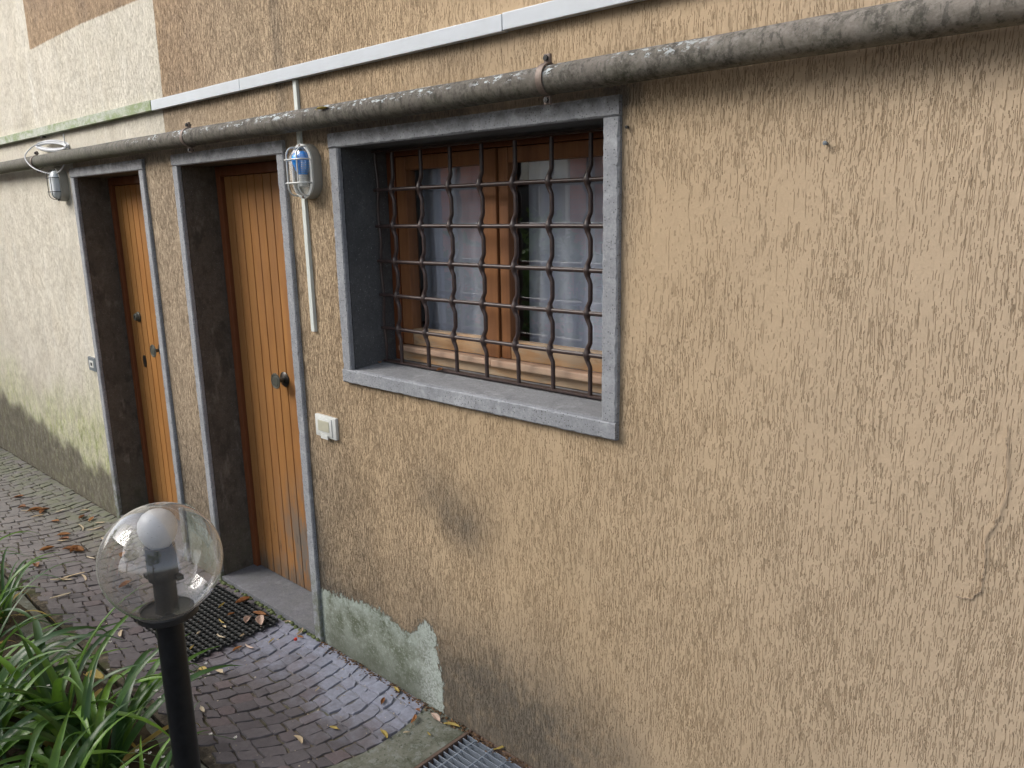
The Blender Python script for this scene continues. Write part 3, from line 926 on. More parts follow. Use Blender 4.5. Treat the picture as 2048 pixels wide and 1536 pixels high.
# thresholds with mossy riser
for op in (D1, D2):
    x0, x1 = op[0]+.001, op[1]-.001
    part(MB().box((x0, -.012, -.03), (x1, .24, .03), .003), 'threshold', M['threshold'], house)
mb = MB()
for i in range(60):
    x = random.uniform(-3.60, -2.72)
    r0 = random.uniform(.006, .016)
    mb.tint = random.random()
    mb.lathe([(r0*.2, r0*.55), (r0*.8, r0*.3), (r0, 0)], (x, -.016+random.uniform(-.006, .002), random.uniform(0, .012)), n=7)
tag(mb.build('moss', mat_plain('moss', (0.10, 0.125, 0.045), .95, nscale=60, namt=.6, bump=.8), smooth=True), 'ragged green moss growing along the front edge of the nearer doorstep', 'moss', kind='stuff')

# ---- doors
def frame_door(op, wood, near):
    x0, x1, z0, z1 = op
    fr = MB()
    y0, y1 = .165, .205
    fr.box((x0+.001, y0, .031), (x0+.042, y1, z1-.001), .003)
    fr.box((x1-.042, y0, .031), (x1-.001, y1, z1-.001), .003)
    fr.tint = .3
    fr.box((x0+.0425, y0+.001, z1-.045), (x1-.0425, y1, z1-.001), .003)
    part(fr, 'door_frame', M['frame_wood'], house)
    a, c = x0+.043, x1-.043
    n = 11
    w_ = (c-a)/n
    dm = MB()
    dm.box((a, .198, .034), (c, .215, z1-.047)); 
    backing = dm
    pl = MB()
    rr = random.Random(11 if near else 23)
    for i in range(n):
        pl.tint = rr.random()
        pl.box((a+i*w_+.0028, .183, .034), (a+(i+1)*w_-.0028, .1975, z1-.047), .003)
    door = part(pl, 'door', wood, house)
    if near: door['label'] = 'orange varnished plank door with flaking grey wear at its lower right'
    part(backing, 'board_joint', M['groove'], door)
    return door
door2 = frame_door(D2, M['door_wood'], True)
door1 = frame_door(D1, M['door_wood_far'], False)
# knob near door: disc knob standing on a stem off a round rose
def knob(x, z, parent, y=.183, r=.036, length=.052, mat='brass', mat2='brass_dark'):
    k = MB()
    k.lathe([(0.001, 0), (r*.92, 0), (r, -.004), (r*.9, -.008), (r*.35, -.011), (r*.3, -.012)], (x, y, z), 'y', 28)
    ob = part(k, 'knob_rose', M[mat2], parent, smooth=True)
    k = MB()
    k.lathe([(r*.3, -.008), (r*.26, -length*.75), (r*.4, -length*.84), (r*.98, -length*.91), (r*1.04, -length*.95), (r*1.0, -length), (r*.84, -length*1.01), (r*.80, -length*.97), (r*.66, -length*.97), (r*.62, -length*1.01), (.001, -length*1.02)], (x, y, z), 'y', 28)
    return part(k, 'door_knob', M[mat], parent, smooth=True)
knob(-3.155, 1.082, door2)
knob(-4.44, 1.085, door1)
# lock cylinder and keyhole plate of the far door
k = MB(); k.lathe([(.03, 0), (.03, -.006), (.024, -.009), (.021, -.022), (.018, -.026), (.010, -.026), (.009, -.020), (.001, -.020)], (-4.70, .183, 1.255), 'y', 24)
part(k, 'lock_cylinder', M['brass'], door1, smooth=True)
k = MB(); k.lathe([(.001, 0), (.022, 0), (.022, -.003), (.001, -.0035)], (-4.69, .1828, .99), 'y', 24)
for i, v in enumerate(k.v):
    k.v[i] = (v[0], v[1], .99 + (v[2]-.99)*1.7)
o = part(k, 'keyhole_plate', M['brass_dark'], door1, smooth=True)

# ---- window with frame, casements, panes
def window():
    x0, x1, z0, z1 = WN
    zt = z0+.012
    fr = MB()
    fr.tint = .7
    fr.box((x0+.001, .20, zt), (x0+.045, .255, z1-.001), .003)
    fr.box((x1-.045, .20, zt), (x1-.001, .255, z1-.001), .003)
    fr.tint = .5
    fr.box((x0+.0455, .201, z1-.026), (x1-.0455, .255, z1-.001), .003)
    w_ = part(fr, 'window', M['frame_wood'], house)
    b_ = MB(); b_.tint = .2
    b_.box((x0+.046, .198, zt+.001), (x1-.046, .25, 1.303), .003)
    part(b_, 'bottom_board', M['win_wood_worn'], w_)
    b_ = MB(); b_.tint = .5
    b_.box((x0+.047, .176, 1.306), (-1.826, .22, 1.328), .005)
    b_.box((-1.822, .172, 1.304), (x1-.047, .22, 1.329), .005)
    part(b_, 'drip_rail', M['win_wood_pink'], w_)
    for (a, c) in ((x0+.047, -1.802), (-1.798, x1-.047)):
        lft = a < -2
        sb = MB(); sb.tint = .15
        f0, f1 = .205, .25
        wl = .055 if lft else .042
        wr = .072 if lft else .055
        sb.box((a, f0, 1.331), (a+wl, f1, z1-.028), .004)
        sb.tint = .4
        sb.box((c-wr, f0 - (.008 if lft else .0), 1.331), (c, f1, z1-.028), .004)
        sb.tint = .3
        sb.box((a+wl+.0005, f0+.001, z1-.028-.048), (c-wr-.0005, f1, z1-.028), .004)
        cs = part(sb, 'casement', M['win_wood'], w_)
        q = MB(); q.tint = .1 if lft else .6
        q.box((a+wl+.0005, f0+.001, 1.331), (c-wr-.0005, f1, 1.392), .004)
        part(q, 'bottom_rail', M['win_wood_worn'], w_)
        q = MB(); q.box((a+wl-.004, .2285, 1.386), (c-wr+.004, .2305, z1-.072))
        # single clean sheet for reflections
        q = MB(); q.add([(a+wl-.004, .23, 1.386), (c-wr+.004, .23, 1.386), (c-wr+.004, .23, z1-.072), (a+wl-.004, .23, z1-.072)], [(0, 1, 2, 3)])
        part(q, 'pane', M['pane'], w_)
window()
# curtains hang inside
def curtain(xa, xb, label, ph):
    mb = MB(); n, mz = 90, 14
    vs = []; fs = []
    for j in range(mz+1):
        z = 1.27 + .80*j/mz
        for i in range(n+1):
            t = i/n
            x = xa + (xb-xa)*t
            sp = 1 + .25*math.sin(t*5+ph)
            y = .315 + .022*math.sin(t*15*sp+ph) + .007*math.sin(t*37+2*ph + .3*j/mz) + .012*math.sin(t*9+ph*2)*(1-j/mz)
            vs.append((x, y, z))
    for j in range(mz):
        for i in range(n):
            a = j*(n+1)+i; fs.append((a, a+1, a+n+2, a+n+1))
    mb.add(vs, fs)
    return tag(mb.build('curtain', M['curtain'], smooth=True, angle=180), label, 'curtain', 'curtains behind the barred window')
curtain(-2.33, -1.83, 'bluish sheer curtain behind the left window pane', .4)
curtain(-1.77, -1.25, 'bluish sheer curtain behind the right window pane', 2.1)

# ---- iron grille
GX = [-2.257, -2.105, -1.958, -1.812, -1.668, -1.523, -1.379]
GZ = [1.397, 1.522, 1.648, 1.776, 1.906]
GY = .14
def grille():
    root = part(MB().box((WN[0]+.001, GY-.007, 1.2675), (WN[1]-.001, GY+.018, 1.2745), .0015), 'window_grille', M['iron'], house)
    part(MB().box((WN[0]+.001, GY-.007, 2.036), (WN[1]-.001, GY+.018, 2.043), .0015), 'top_rail', M['iron'], root)
    for x in GX:
        pts = []; rad = []
        z = 1.273
        while z < 2.0371:
            dmin, zi = min((abs(z-q), q) for q in GZ)
            k = sst(np.array(dmin), .042, .012)
            # the bar swings out to one side between crossings and back at each eye
            xo = .0045 - .0115*float(k)
            pts.append((x+xo, GY, z)); 
            sw = math.exp(-(dmin/.0125)**2)
            rad.append(.0072 + .0058*sw)
            z += .0058
        part(MB().tube(pts, rad, 10), 'bar', M['iron'], root, smooth=True)
    for x in (WN[0]+.018, -1.236):
        pts = [(x + .004*math.sin(i*.8), GY, 1.273+i*(.765/30)) for i in range(31)]
        part(MB().tube(pts, .005, 8), 'bar', M['iron'], root, smooth=True)
    for z in GZ:
        pts = []; rad = []
        n = 60
        for i in range(n+1):
            x = WN[0]+.001 + (WN[1]-WN[0]-.002)*i/n
            pts.append((x, GY + .0003*math.sin(i*.9), z + .0004*math.sin(i*.25+z*9))); rad.append(.0070)
        part(MB().tube(pts, rad, 10), 'bar', M['iron'], root, smooth=True)
grille()

# ================================================================== THINGS ON THE WALL
# big pipe
PZ, PY, PR = 2.153, -.058, .036
def pipe():
    pts = []; rad = []
    n = 220
    mb = MB()
    for i in range(n+1):
        x = -13 + 17*i/n
        pts.append((x, PY + .0012*math.sin(x*2.3), PZ + .003*math.sin(x*1.1+.5)))
        rad.append(PR + .0006*math.sin(x*9))
    return mb.tube(pts, rad, 28)
pr = empty('drain_pipe', (-3, PY, PZ), 'dark weathered pipe with flaking pale paint running across the wall above doors and window', 'pipe')
part(pipe(), 'pipe_tube', M['pipe'], pr, smooth=True)
def clamp(x):
    mb = MB()
    n = 36
    vs = []; fs = []
    for k in range(n):
        a = 2*math.pi*k/n
        for r_, dx in ((PR+.001, -.010), (PR+.0045, -.010), (PR+.0045, .010), (PR+.001, .010)):
            vs.append((x+dx, PY+r_*math.cos(a), PZ+r_*math.sin(a)))
    for k in range(n):
        k2 = (k+1) % n
        for q in range(4):
            q2 = (q+1) % 4
            fs.append((k*4+q, k*4+q2, k2*4+q2, k2*4+q))
    mb.add(vs, fs)
    c = part(mb, 'pipe_clamp', M['clamp'], pr, smooth=True, angle=30)
    for sgn in (1, -1):
        z0 = PZ+sgn*(PR+.001); z1 = PZ+sgn*(PR+.026)
        part(MB().box((x-.010, PY-.0045, min(z0, z1)), (x+.010, PY+.005, max(z0, z1)), .0015), 'clamp_lug', M['clamp'], c)
        zc = PZ+sgn*(PR+.015)
        part(MB().lathe([(.001, -.012), (.0075, -.0115), (.0075, -.006), (.0045, -.0055), (.0045, .011), (.001, .0115)], (x, PY, zc), 'y', 6), 'bolt', M['wire_dark'], c)
for x in (-5.264, -3.351, -1.366): clamp(x)

# cable ducts
def duct(x0, x1, mat, label, z=(2.303, 2.347), y=-.026, obj_name='cable_duct', lid=True):
    r_ = empty(obj_name, ((x0+x1)/2, 0, z[0]), label, 'cable duct')
    part(MB().box((x0, y+.006, z[0]+.001), (x1, .004, z[1]-.001), .001), 'duct_base', mat, r_)
    part(MB().box((x0, y, z[0]-.0), (x1, y+.0065, z[1]), .0018), 'duct_cover', mat, r_)
    return r_
duct(-3.758, -2.962, M['duct_plastic'], 'short clean white cable duct length next to the green stained one')
duct(-2.960, -1.555, M['duct_plastic'], 'long white cable duct length above the barred window')
duct(-1.552, 1.5, M['duct_plastic'], 'white cable duct length leaving the picture at the top', z=(2.305, 2.349))
duct(-12, -3.761, M['duct_dirty'], 'green algae stained cable duct along the cream wall', z=(2.304, 2.349), y=-.028)
t = MB(); t.box((-2.612, -.012, 1.378), (-2.590, .004, 2.301), .0015)
tag(t.build('cable_trunking', M['thin_duct']), 'thin pale vertical trunking behind the blue bulb wall lamp', 'cable duct')

# wall lamps
def oval(rx, rz, n=40, p=2.6):
    out = []
    for k in range(n):
        a = 2*math.pi*k/n
        c, s_ = math.cos(a), math.sin(a)
        out.append((rx*math.copysign(abs(c)**(2/p), c), rz*math.copysign(abs(s_)**(2/p), s_)))
    return out
def stadium(rx, rz, n=48):
    out = []
    h = rz-rx
    for k in range(n):
        a = 2*math.pi*k/n + .0001
        x, z = rx*math.cos(a), rx*math.sin(a)
        out.append((x, z + (h if z >= 0 else -h)))
    return out
def rings(rs, c, n=48):
    # rs: list of (rx, rz, y)
    vs = []; fs = []
    for rx, rz, y in rs:
        for x, z in stadium(rx, rz, n): vs.append((c[0]+x, c[1]+y, c[2]+z))
    for i in range(len(rs)-1):
        for k in range(n):
            k2 = (k+1) % n
            fs.append((i*n+k, i*n+k2, (i+1)*n+k2, (i+1)*n+k))
    return vs, fs
def bulkhead(cx, cz, rx, rz, label, body, cage, glass, blue, near):
    r_ = empty('wall_lamp', (cx, 0, cz), label, 'wall lamp')
    c = (cx, 0, cz)
    b_ = MB(); b_.add(*rings([(rx*.98, rz*.985, .006), (rx, rz, -.004), (rx, rz, -.032), (rx*.97, rz*.98, -.036), (rx*.76, rz*.86, -.036), (rx*.76, rz*.86, -.02), (.001, rz*.3, -.019)], c))
    part(b_, 'lamp_body', body, r_, smooth=True, angle=50)
    # bezel ring carrying the cage
    bz = MB(); bz.add(*rings([(rx*.985, rz*.99, -.0362), (rx*.985, rz*.99, -.043), (rx*.84, rz*.90, -.045), (rx*.82, rz*.885, -.037)], c))
    part(bz, 'bezel', cage if near else body, r_, smooth=True, angle=40)
    # domed glass
    gl = MB(); gr_x, gr_z = rx*.80, rz*.86
    lev = [(1, -.034), (1, -.050), (.96, -.060), (.86, -.067), (.66, -.0715), (.35, -.073), (.01, -.0735)]
    gl.add(*rings([(gr_x*k, gr_z*(1-(1-k)*.75) if k > .02 else gr_z*.3, y) for k, y in lev], c))
    part(gl, 'lamp_glass', glass, r_, smooth=True, angle=80)
    cg = MB()
    def arch(pts, r0): cg.tube(pts, r0, 8)
    D = -.082
    wr = .0028 if near else .0020
    # vertical loop wires
    for sx in (-.50, .50) if near else (-.45, .45):
        px = cx + rx*sx
        pts = []
        for i in range(25):
            a = math.pi*i/24
            zz = math.cos(a)
            pts.append((px + (0), -.042 + (D+.042)*min(1, (math.sin(a)*1.25))**.6 if 0 < i < 24 else -.040, cz + (rz*.88)*math.copysign(abs(zz)**.75, zz)))
        arch(pts, wr)
    for sz in (-.42, .42):
        pz = cz + rz*sz
        pts = []
        for i in range(21):
            a = math.pi*i/20
            xx = math.cos(a)
            pts.append((cx + rx*.90*math.copysign(abs(xx)**.7, xx), -.042 + (D+.040)*min(1, math.sin(a)*1.3)**.6 if 0 < i < 20 else -.040, pz))
        arch(pts, wr)
    part(cg, 'lamp_cage', cage, r_, smooth=True)
    sc = MB()
    for s_ in (1, -1):
        part(MB().lathe([(.0045, -.041), (.0045, -.0475), (.001, -.0485)], (cx, 0, cz+s_*rz*.925), 'y', 10), 'screw', M['clamp'] if near else M['wire_dark'], r_, smooth=True)
    if blue:
        bl = MB()
        prof = [(.001, .050), (.013, .0485), (.022, .043), (.0275, .034), (.029, .024), (.0275, .012), (.023, 0), (.017, -.013), (.0145, -.022)]
        bl.lathe([(r0*1.25, z*1.15+.014) for r0, z in prof], (cx+.002, -.041, cz), 'z', 24)
        part(bl, 'blue_bulb', M['blue'], r_, smooth=True, angle=80)
        so = MB(); so.lathe([(.0148, -.010), (.018, -.012), (.018, -.052), (.012, -.056)], (cx+.002, -.041, cz), 'z', 20)
        part(so, 'bulb_socket', M['white_plastic'], r_, smooth=True)
    else:
        bl = MB(); bl.lathe([(.001, .03), (.02, .022), (.025, .0), (.02, -.02), (.001, -.03)], (cx, -.045, cz), 'z', 16)
        part(bl, 'bulb', M['bulb'], r_, smooth=True)
bulkhead(-2.547, 1.977, .066, .098, 'white caged oval wall lamp with a blue bulb between door and window', M['body_plastic'], M['white_plastic'], M['lampglass'], True, True)
bulkhead(-5.052, 2.016, .062, .092, 'small frosted wall lamp with dark wire cage on the cream wall', M['body_plastic'], M['wire_dark'], M['frost'], False, False)

# cable coil over the pipe above the far lamp
def coil():
    mb = MB()
    rr = random.Random(2)
    for k in range(7):
        pts = []
        dz, dy = rr.uniform(-.008, .008), rr.uniform(-.012, .012)
        a1 = .195 + rr.uniform(-.012, .012)
        for i in range(41):
            a = 2*math.pi*i/40
            x = -5.09 + a1*math.cos(a)
            z = 2.232 + dz + (.019+.004*(k % 3))*math.sin(a) - .075*(x+5.09)
            pts.append((x, -.03 + dy + .016*math.sin(a+1), z))
        mb.tube(pts, .0030, 6, cap=False)
    # hanging loop in front of the pipe down to the lamp and back
    ctrl = [(-5.285, -.03, 2.262), (-5.31, -.07, 2.235), (-5.30, -.11, 2.19), (-5.26, -.115, 2.15), (-5.18, -.105, 2.11), (-5.09, -.07, 2.082), (-5.03, -.05, 2.078), (-4.97, -.045, 2.09), (-4.94, -.03, 2.12), (-4.935, -.015, 2.16), (-4.93, -.012, 2.23), (-4.945, -.008, 2.30)]
    pts = []
    for i in range(len(ctrl)-1):
        p0 = Vector(ctrl[max(i-1, 0)]); p1 = Vector(ctrl[i]); p2 = Vector(ctrl[i+1]); p3 = Vector(ctrl[min(i+2, len(ctrl)-1)])
        for k in range(6):
            t = k/6
            pts.append(.5*((2*p1) + (-p0+p2)*t + (2*p0-5*p1+4*p2-p3)*t*t + (-p0+3*p1-3*p2+p3)*t**3))
    mb.tube(pts, .0032, 8)
    return mb
tag(coil().build('cable_coil', M['cable'], smooth=True), 'white cable coil tucked behind the pipe above the frosted wall lamp', 'cable')
n_ = MB(); n_.tube([(-5.255, .01, 2.296), (-5.25, -.025, 2.298)], .004, 8); n_.tube([(-5.27, -.022, 2.300), (-5.235, -.024, 2.292)], .0035, 6)
tag(n_.build('wall_hook', M['wire_dark'], smooth=True), 'small dark hook in the cream wall holding the white cable coil', 'hook')
n_ = MB(); n_.tube([(-.656, .01, 1.948), (-.656, -.012, 1.949)], .0032, 8); n_.lathe([(.001, -.015), (.0045, -.014), (.0045, -.011), (.001, -.010)], (-.656, 0, 1.949), 'y', 10)
tag(n_.build('nail', M['switch_grey'], smooth=True), 'lone nail head in the tan wall right of the window', 'nail')
n_ = MB(); n_.tube([(-1.154, .01, 2.021), (-1.153, -.010, 2.021)], .003, 8); n_.lathe([(.001, -.013), (.004, -.012), (.004, -.009)], (-1.153, 0, 2.021), 'y', 10)
tag(n_.build('nail', M['wire_dark'], smooth=True), 'tiny dark nail beside the top right corner of the window surround', 'nail')

# switches
def switch(x0, x1, z0, z1, outer, inner, rocker, label, y=-.013):
    r_ = empty('doorbell_switch', ((x0+x1)/2, 0, (z0+z1)/2), label, 'bell switch')
    part(MB().box((x0, y, z0), (x1, .004, z1), .006), 'plate', outer, r_, smooth=True, angle=30)
    w_, h_ = x1-x0, z1-z0
    part(MB().box((x0+w_*.10, y-.004, z0+h_*.12), (x1-w_*.16, y+.002, z1-h_*.10), .003), 'cover_flap', outer, r_, smooth=True, angle=30)
    part(MB().box((x0+w_*.20, y-.0056, z0+h_*.30), (x1-w_*.27, y-.0002, z1-h_*.22), .0015), 'push_button', rocker, r_)
    part(MB().box((x0+w_*.30, y-.006, z0-.004), (x1-w_*.36, y-.001, z0+h_*.16), .001), 'flap_tab', outer, r_)
    return r_
switch(-2.632, -2.492, .955, 1.045, M['white_plastic'], None, mat_plain('yellowed_button', (0.52, 0.51, 0.40), .4), 'white flip cover bell switch on the tan wall below the pale trunking')
r_ = empty('doorbell_switch', (-4.99, 0, .966), 'grey framed bell switch on the cream wall beside the far door', 'bell switch')
part(MB().box((-5.045, -.010, .925), (-4.935, .004, 1.008), .003), 'plate', M['switch_grey'], r_)
part(MB().box((-5.022, -.0125, .945), (-4.962, -.0095, .988), .002), 'push_button', M['white_plastic'], r_)
part(MB().box((-5.004, -.0135, .957), (-4.980, -.0122, .976), .0005), 'button_slot', M['wire_dark'], r_)

# ================================================================== THINGS ON THE GROUND
# globe lamp on post
t_ = 1.86
cam_p = Vector((0, -1.7076, 1.8241))
LX, LY, LZ = -1.545, -1.101, 1.018
lamp = empty('post_lamp', (LX, LY, 0), 'clear glass globe lamp on a black post in the plant bed', 'post lamp')
part(MB().lathe([(.027, .0), (.027, LZ-.012)], (LX, LY, 0), 'z', 32, close=True), 'post', M['black_metal'], lamp, smooth=True)
part(MB().lathe([(.0272, LZ-.006), (.0575, LZ-.006), (.0600, LZ-.004), (.0600, LZ+.007), (.0585, LZ+.009), (.055, LZ+.009), (.053, LZ+.004), (.024, LZ+.004)], (LX, LY, 0), 'z', 48), 'collar', M['black_plastic'], lamp, smooth=True, angle=35)
GR = .1195
th0 = math.asin(.052/GR)
prof = [(GR*math.sin(math.pi-th0-(math.pi-th0)*i/48), GR*math.cos(math.pi-th0-(math.pi-th0)*i/48)) for i in range(49)]
gcz = LZ+.008 + GR*math.cos(th0)
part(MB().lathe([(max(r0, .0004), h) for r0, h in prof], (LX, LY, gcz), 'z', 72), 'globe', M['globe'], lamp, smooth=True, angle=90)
so = MB(); so.lathe([(.0225, LZ), (.0225, LZ+.075), (.029, LZ+.077), (.030, LZ+.082), (.029, LZ+.143), (.029, LZ+.150), (.025, LZ+.150), (.0245, LZ+.10), (.001, LZ+.10)], (LX, LY, 0), 'z', 36)
for a in (0.6, 0.6+math.pi):
    cx_, cy_ = LX+.034*math.cos(a), LY+.034*math.sin(a)
    so.box((cx_-.009, cy_-.007, LZ+.076), (cx_+.009, cy_+.007, LZ+.086), .002)
part(so, 'bulb_socket', M['black_plastic'], lamp, smooth=True, angle=35)
bz = LZ+.141
part(MB().lathe([(.014, bz-.02), (.0145, bz), (.019, bz+.005), (.029, bz+.017), (.036, bz+.032), (.0385, bz+.047), (.036, bz+.062), (.028, bz+.075), (.016, bz+.083), (.0005, bz+.0855)], (LX, LY, 0), 'z', 36), 'bulb', M['bulb'], lamp, smooth=True, angle=90)

# rubber mat: honeycomb of rings with holes
def doormat():
    mb = MB()
    p = .030
    W, H = .62, .42
    cols, rows = int(W/p), int(H/(p*.866))
    n = 6
    for j in range(rows):
        for i in range(cols - (j % 2)):
            cx = i*p + (p/2 if j % 2 else 0) + p/2; cy = j*p*.866 + p/2
            zt = .013
            ro = p/math.sqrt(3)
            vs = []
            for k in range(n):
                a = math.pi/6 + 2*math.pi*k/n
                co, si = math.cos(a), math.sin(a)
                vs.append((cx+ro*co, cy+ro*si, zt-.003))
            for k in range(n):
                a = math.pi/6 + 2*math.pi*k/n
                co, si = math.cos(a), math.sin(a)
                vs.append((cx+ro*.80*co, cy+ro*.80*si, zt))
            for k in range(n):
                a = math.pi/6 + 2*math.pi*k/n
                co, si = math.cos(a), math.sin(a)
                vs.append((cx+ro*.66*co, cy+ro*.60*si, zt-.001))
            for k in range(n):
                a = math.pi/6 + 2*math.pi*k/n
                vs.append((cx+ro*.62*math.cos(a), cy+ro*.56*math.sin(a), .001))
            for k in range(n):
                a = math.pi/6 + 2*math.pi*k/n
                vs.append((cx+ro*math.cos(a), cy+ro*math.sin(a), .001))
            fs = []
            for lv in (0, 6, 12):
                for k in range(n):
                    k2 = (k+1) % n
                    fs.append((lv+k, lv+k2, lv+6+k2, lv+6+k))
            for k in range(n):
                k2 = (k+1) % n
                fs.append((24+k, 24+k2, k2, k))
            mb.add(vs, fs)
            for k in (0, 2, 4):
                a = math.pi/6 + 2*math.pi*k/n
                mb.lathe([(.0035, zt-.003), (.003, zt+.0022), (.0005, zt+.0028)], (cx+ro*.93*math.cos(a), cy+ro*.93*math.sin(a), 0), 'z', 5)
    a = R(1.5)
    for i, v in enumerate(mb.v):
        x, y = v[0]-W, v[1]
        mb.v[i] = (-2.955 + x*math.cos(a)-y*math.sin(a), -.462 + x*math.sin(a)+y*math.cos(a), v[2]+.004)
    return mb
tag(doormat().build('doormat', M['rubber']), 'black rubber honeycomb doormat in front of the nearer door', 'doormat')

# drain grating
gr = empty('drain_grate', (-1.2, -.3, 0), 'galvanised steel drain grating set against the foot of the wall', 'drain grate')
gx0, gx1, gy0, gy1 = -1.80, -.56, -.655, -.004
fr = MB()
fr.box((gx0, gy0, -.035), (gx0+.012, gy1, .003), .001)
fr.box((gx1-.012, gy0, -.035), (gx1, gy1, .003), .001)
fr.box((gx0+.0125, gy1-.010, -.035), (gx1-.0125, gy1, .002), .001)
fr.box((gx0+.0125, gy0, -.035), (gx1-.0125, gy0+.010, .002), .001)
part(fr, 'grate_frame', M['rust'], gr)
y = gy1-.026
while y > gy0+.02:
    part(MB().box((gx0+.014, y-.0014, -.032), (gx1-.014, y+.0014, 0.0), .0004), 'grate_bar', M['zinc'], gr)
    y -= .0232
x = gx0+.055
while x < gx1-.03:
    part(MB().tube([(x, gy1-.011, -.0035), (x, gy0+.011, -.0035)], .0032, 8), 'cross_rod', M['zinc'], gr)
    x += .0765
pit = MB()
pit.box((gx0-.02, gy0-.02, -.30), (gx1+.02, gy1+.003, -.28))
pit.box((gx0-.02, gy0-.02, -.28), (gx0-.0, gy1+.003, -.036)); pit.box((gx1, gy0-.02, -.28), (gx1+.02, gy1+.003, -.036))
pit.box((gx0, gy0-.02, -.28), (gx1, gy0, -.036)); pit.box((gx0, gy1-.002, -.28), (gx1, gy1+.004, -.036))
# ground hole is hidden by a shallow catch tray
tr = MB(); tr.box((gx0+.013, gy0+.011, -.0495), (gx1-.013, gy1-.011, -.046))
part(tr, 'catch_tray', mat_plain('silt', (0.09, 0.085, 0.08), .95, nscale=30, namt=.8, dark=(.28, .28, .29), bump=.6), gr)

# ---- fallen leaves
def leaf_mesh(L, W, curl, rr, shape='leaf'):
    n, m_ = 9, 4
    vs = []; fs = []
    bend = rr.uniform(-.5, .5)
    for i in range(n+1):
        t = i/n
        wd = W*(math.sin(math.pi*min(1, t*.93+.03))**.75)*(1-.25*t) if shape == 'leaf' else W*(.6+.4*math.sin(math.pi*t))
        for k in range(m_+1):
            s_ = (k/m_-.5)*2
            x = (t-.5)*L
            yy = s_*wd*.5 + bend*L*.25*(t-.5)**2*4 + rr.uniform(-.04, .04)*W
            z = curl*wd*(s_*s_)*.9 + curl*.25*L*(t-.5)**2*2 + rr.uniform(0, .06)*W
            vs.append((x, yy, z+.001))
    for i in range(n):
        for k in range(m_):
            a = i*(m_+1)+k; fs.append((a, a+1, a+m_+2, a+m_+1))
    return vs, fs
def leafobj(x, y, z, kind, L, W, curl, label, group, seed, name='fallen_leaf', rot=None):
    rr = random.Random(seed)
    mb = MB(); mb.tint = rr.random()
    vs, fs = leaf_mesh(L, W, curl, rr, 'strip' if kind == 'cream' and W < L*.25 else 'leaf')
    mb.add(vs, fs)
    # stalk
    if W > L*.3:
        mb.tube([(-L*.5, 0, .002), (-L*.68, rr.uniform(-.1, .1)*L, .004)], .0007, 5)
    o = mb.build(name, M['leaf_'+kind], smooth=True, angle=180)
    sol = o.modifiers.new('thickness', 'SOLIDIFY'); sol.thickness = .0005; sol.offset = 0
    o.location = (x, y, z)
    o.rotation_euler = (rr.uniform(-.18, .18), rr.uniform(-.15, .15), rr.uniform(0, 6.28) if rot is None else rot)
    return tag(o, label, 'leaf', group)
brown = [(-5.808, -0.299), (-5.417, -0.277), (-5.076, -0.157), (-4.868, -0.332), (-4.71, -0.47), (-5.14, -0.293), (-4.588, -0.368), (-4.522, -0.585), (-5.569, -0.347), (-3.927, -0.36), (-4.309, -0.22), (-5.45, -.31), (-5.38, -.29), (-4.80, -.35), (-4.62, -.38), (-4.55, -.36), (-5.0, -.13)]
cream = [(-5.474, -0.346), (-5.327, -0.333), (-5.309, -0.209), (-4.78, -0.37), (-4.904, -0.217), (-4.82, -0.177), (-4.248, -0.485), (-4.226, -0.54), (-4.176, -0.461), (-4.247, -0.557), (-4.628, -0.206), (-3.453, -0.571), (-3.587, -0.403), (-3.816, -0.23), (-4.9, -.12), (-5.2, -.1), (-4.4, -.35), (-4.05, -.62)]
rr = random.Random(9)
for i, (x, y) in enumerate(brown):
    leafobj(x, y, .004, 'brown', rr.uniform(.05, .085), rr.uniform(.03, .05), rr.uniform(.3, .7), 'curled orange brown dry leaf lying on the far setts by the cream wall', 'brown leaves on the far path', 100+i)
for i, (x, y) in enumerate(cream):
    leafobj(x, y, .004, 'cream', rr.uniform(.05, .10), rr.uniform(.010, .022), rr.uniform(.1, .5), 'narrow pale dry leaf lying on the far setts beyond the globe lamp', 'pale leaves on the far path', 200+i)
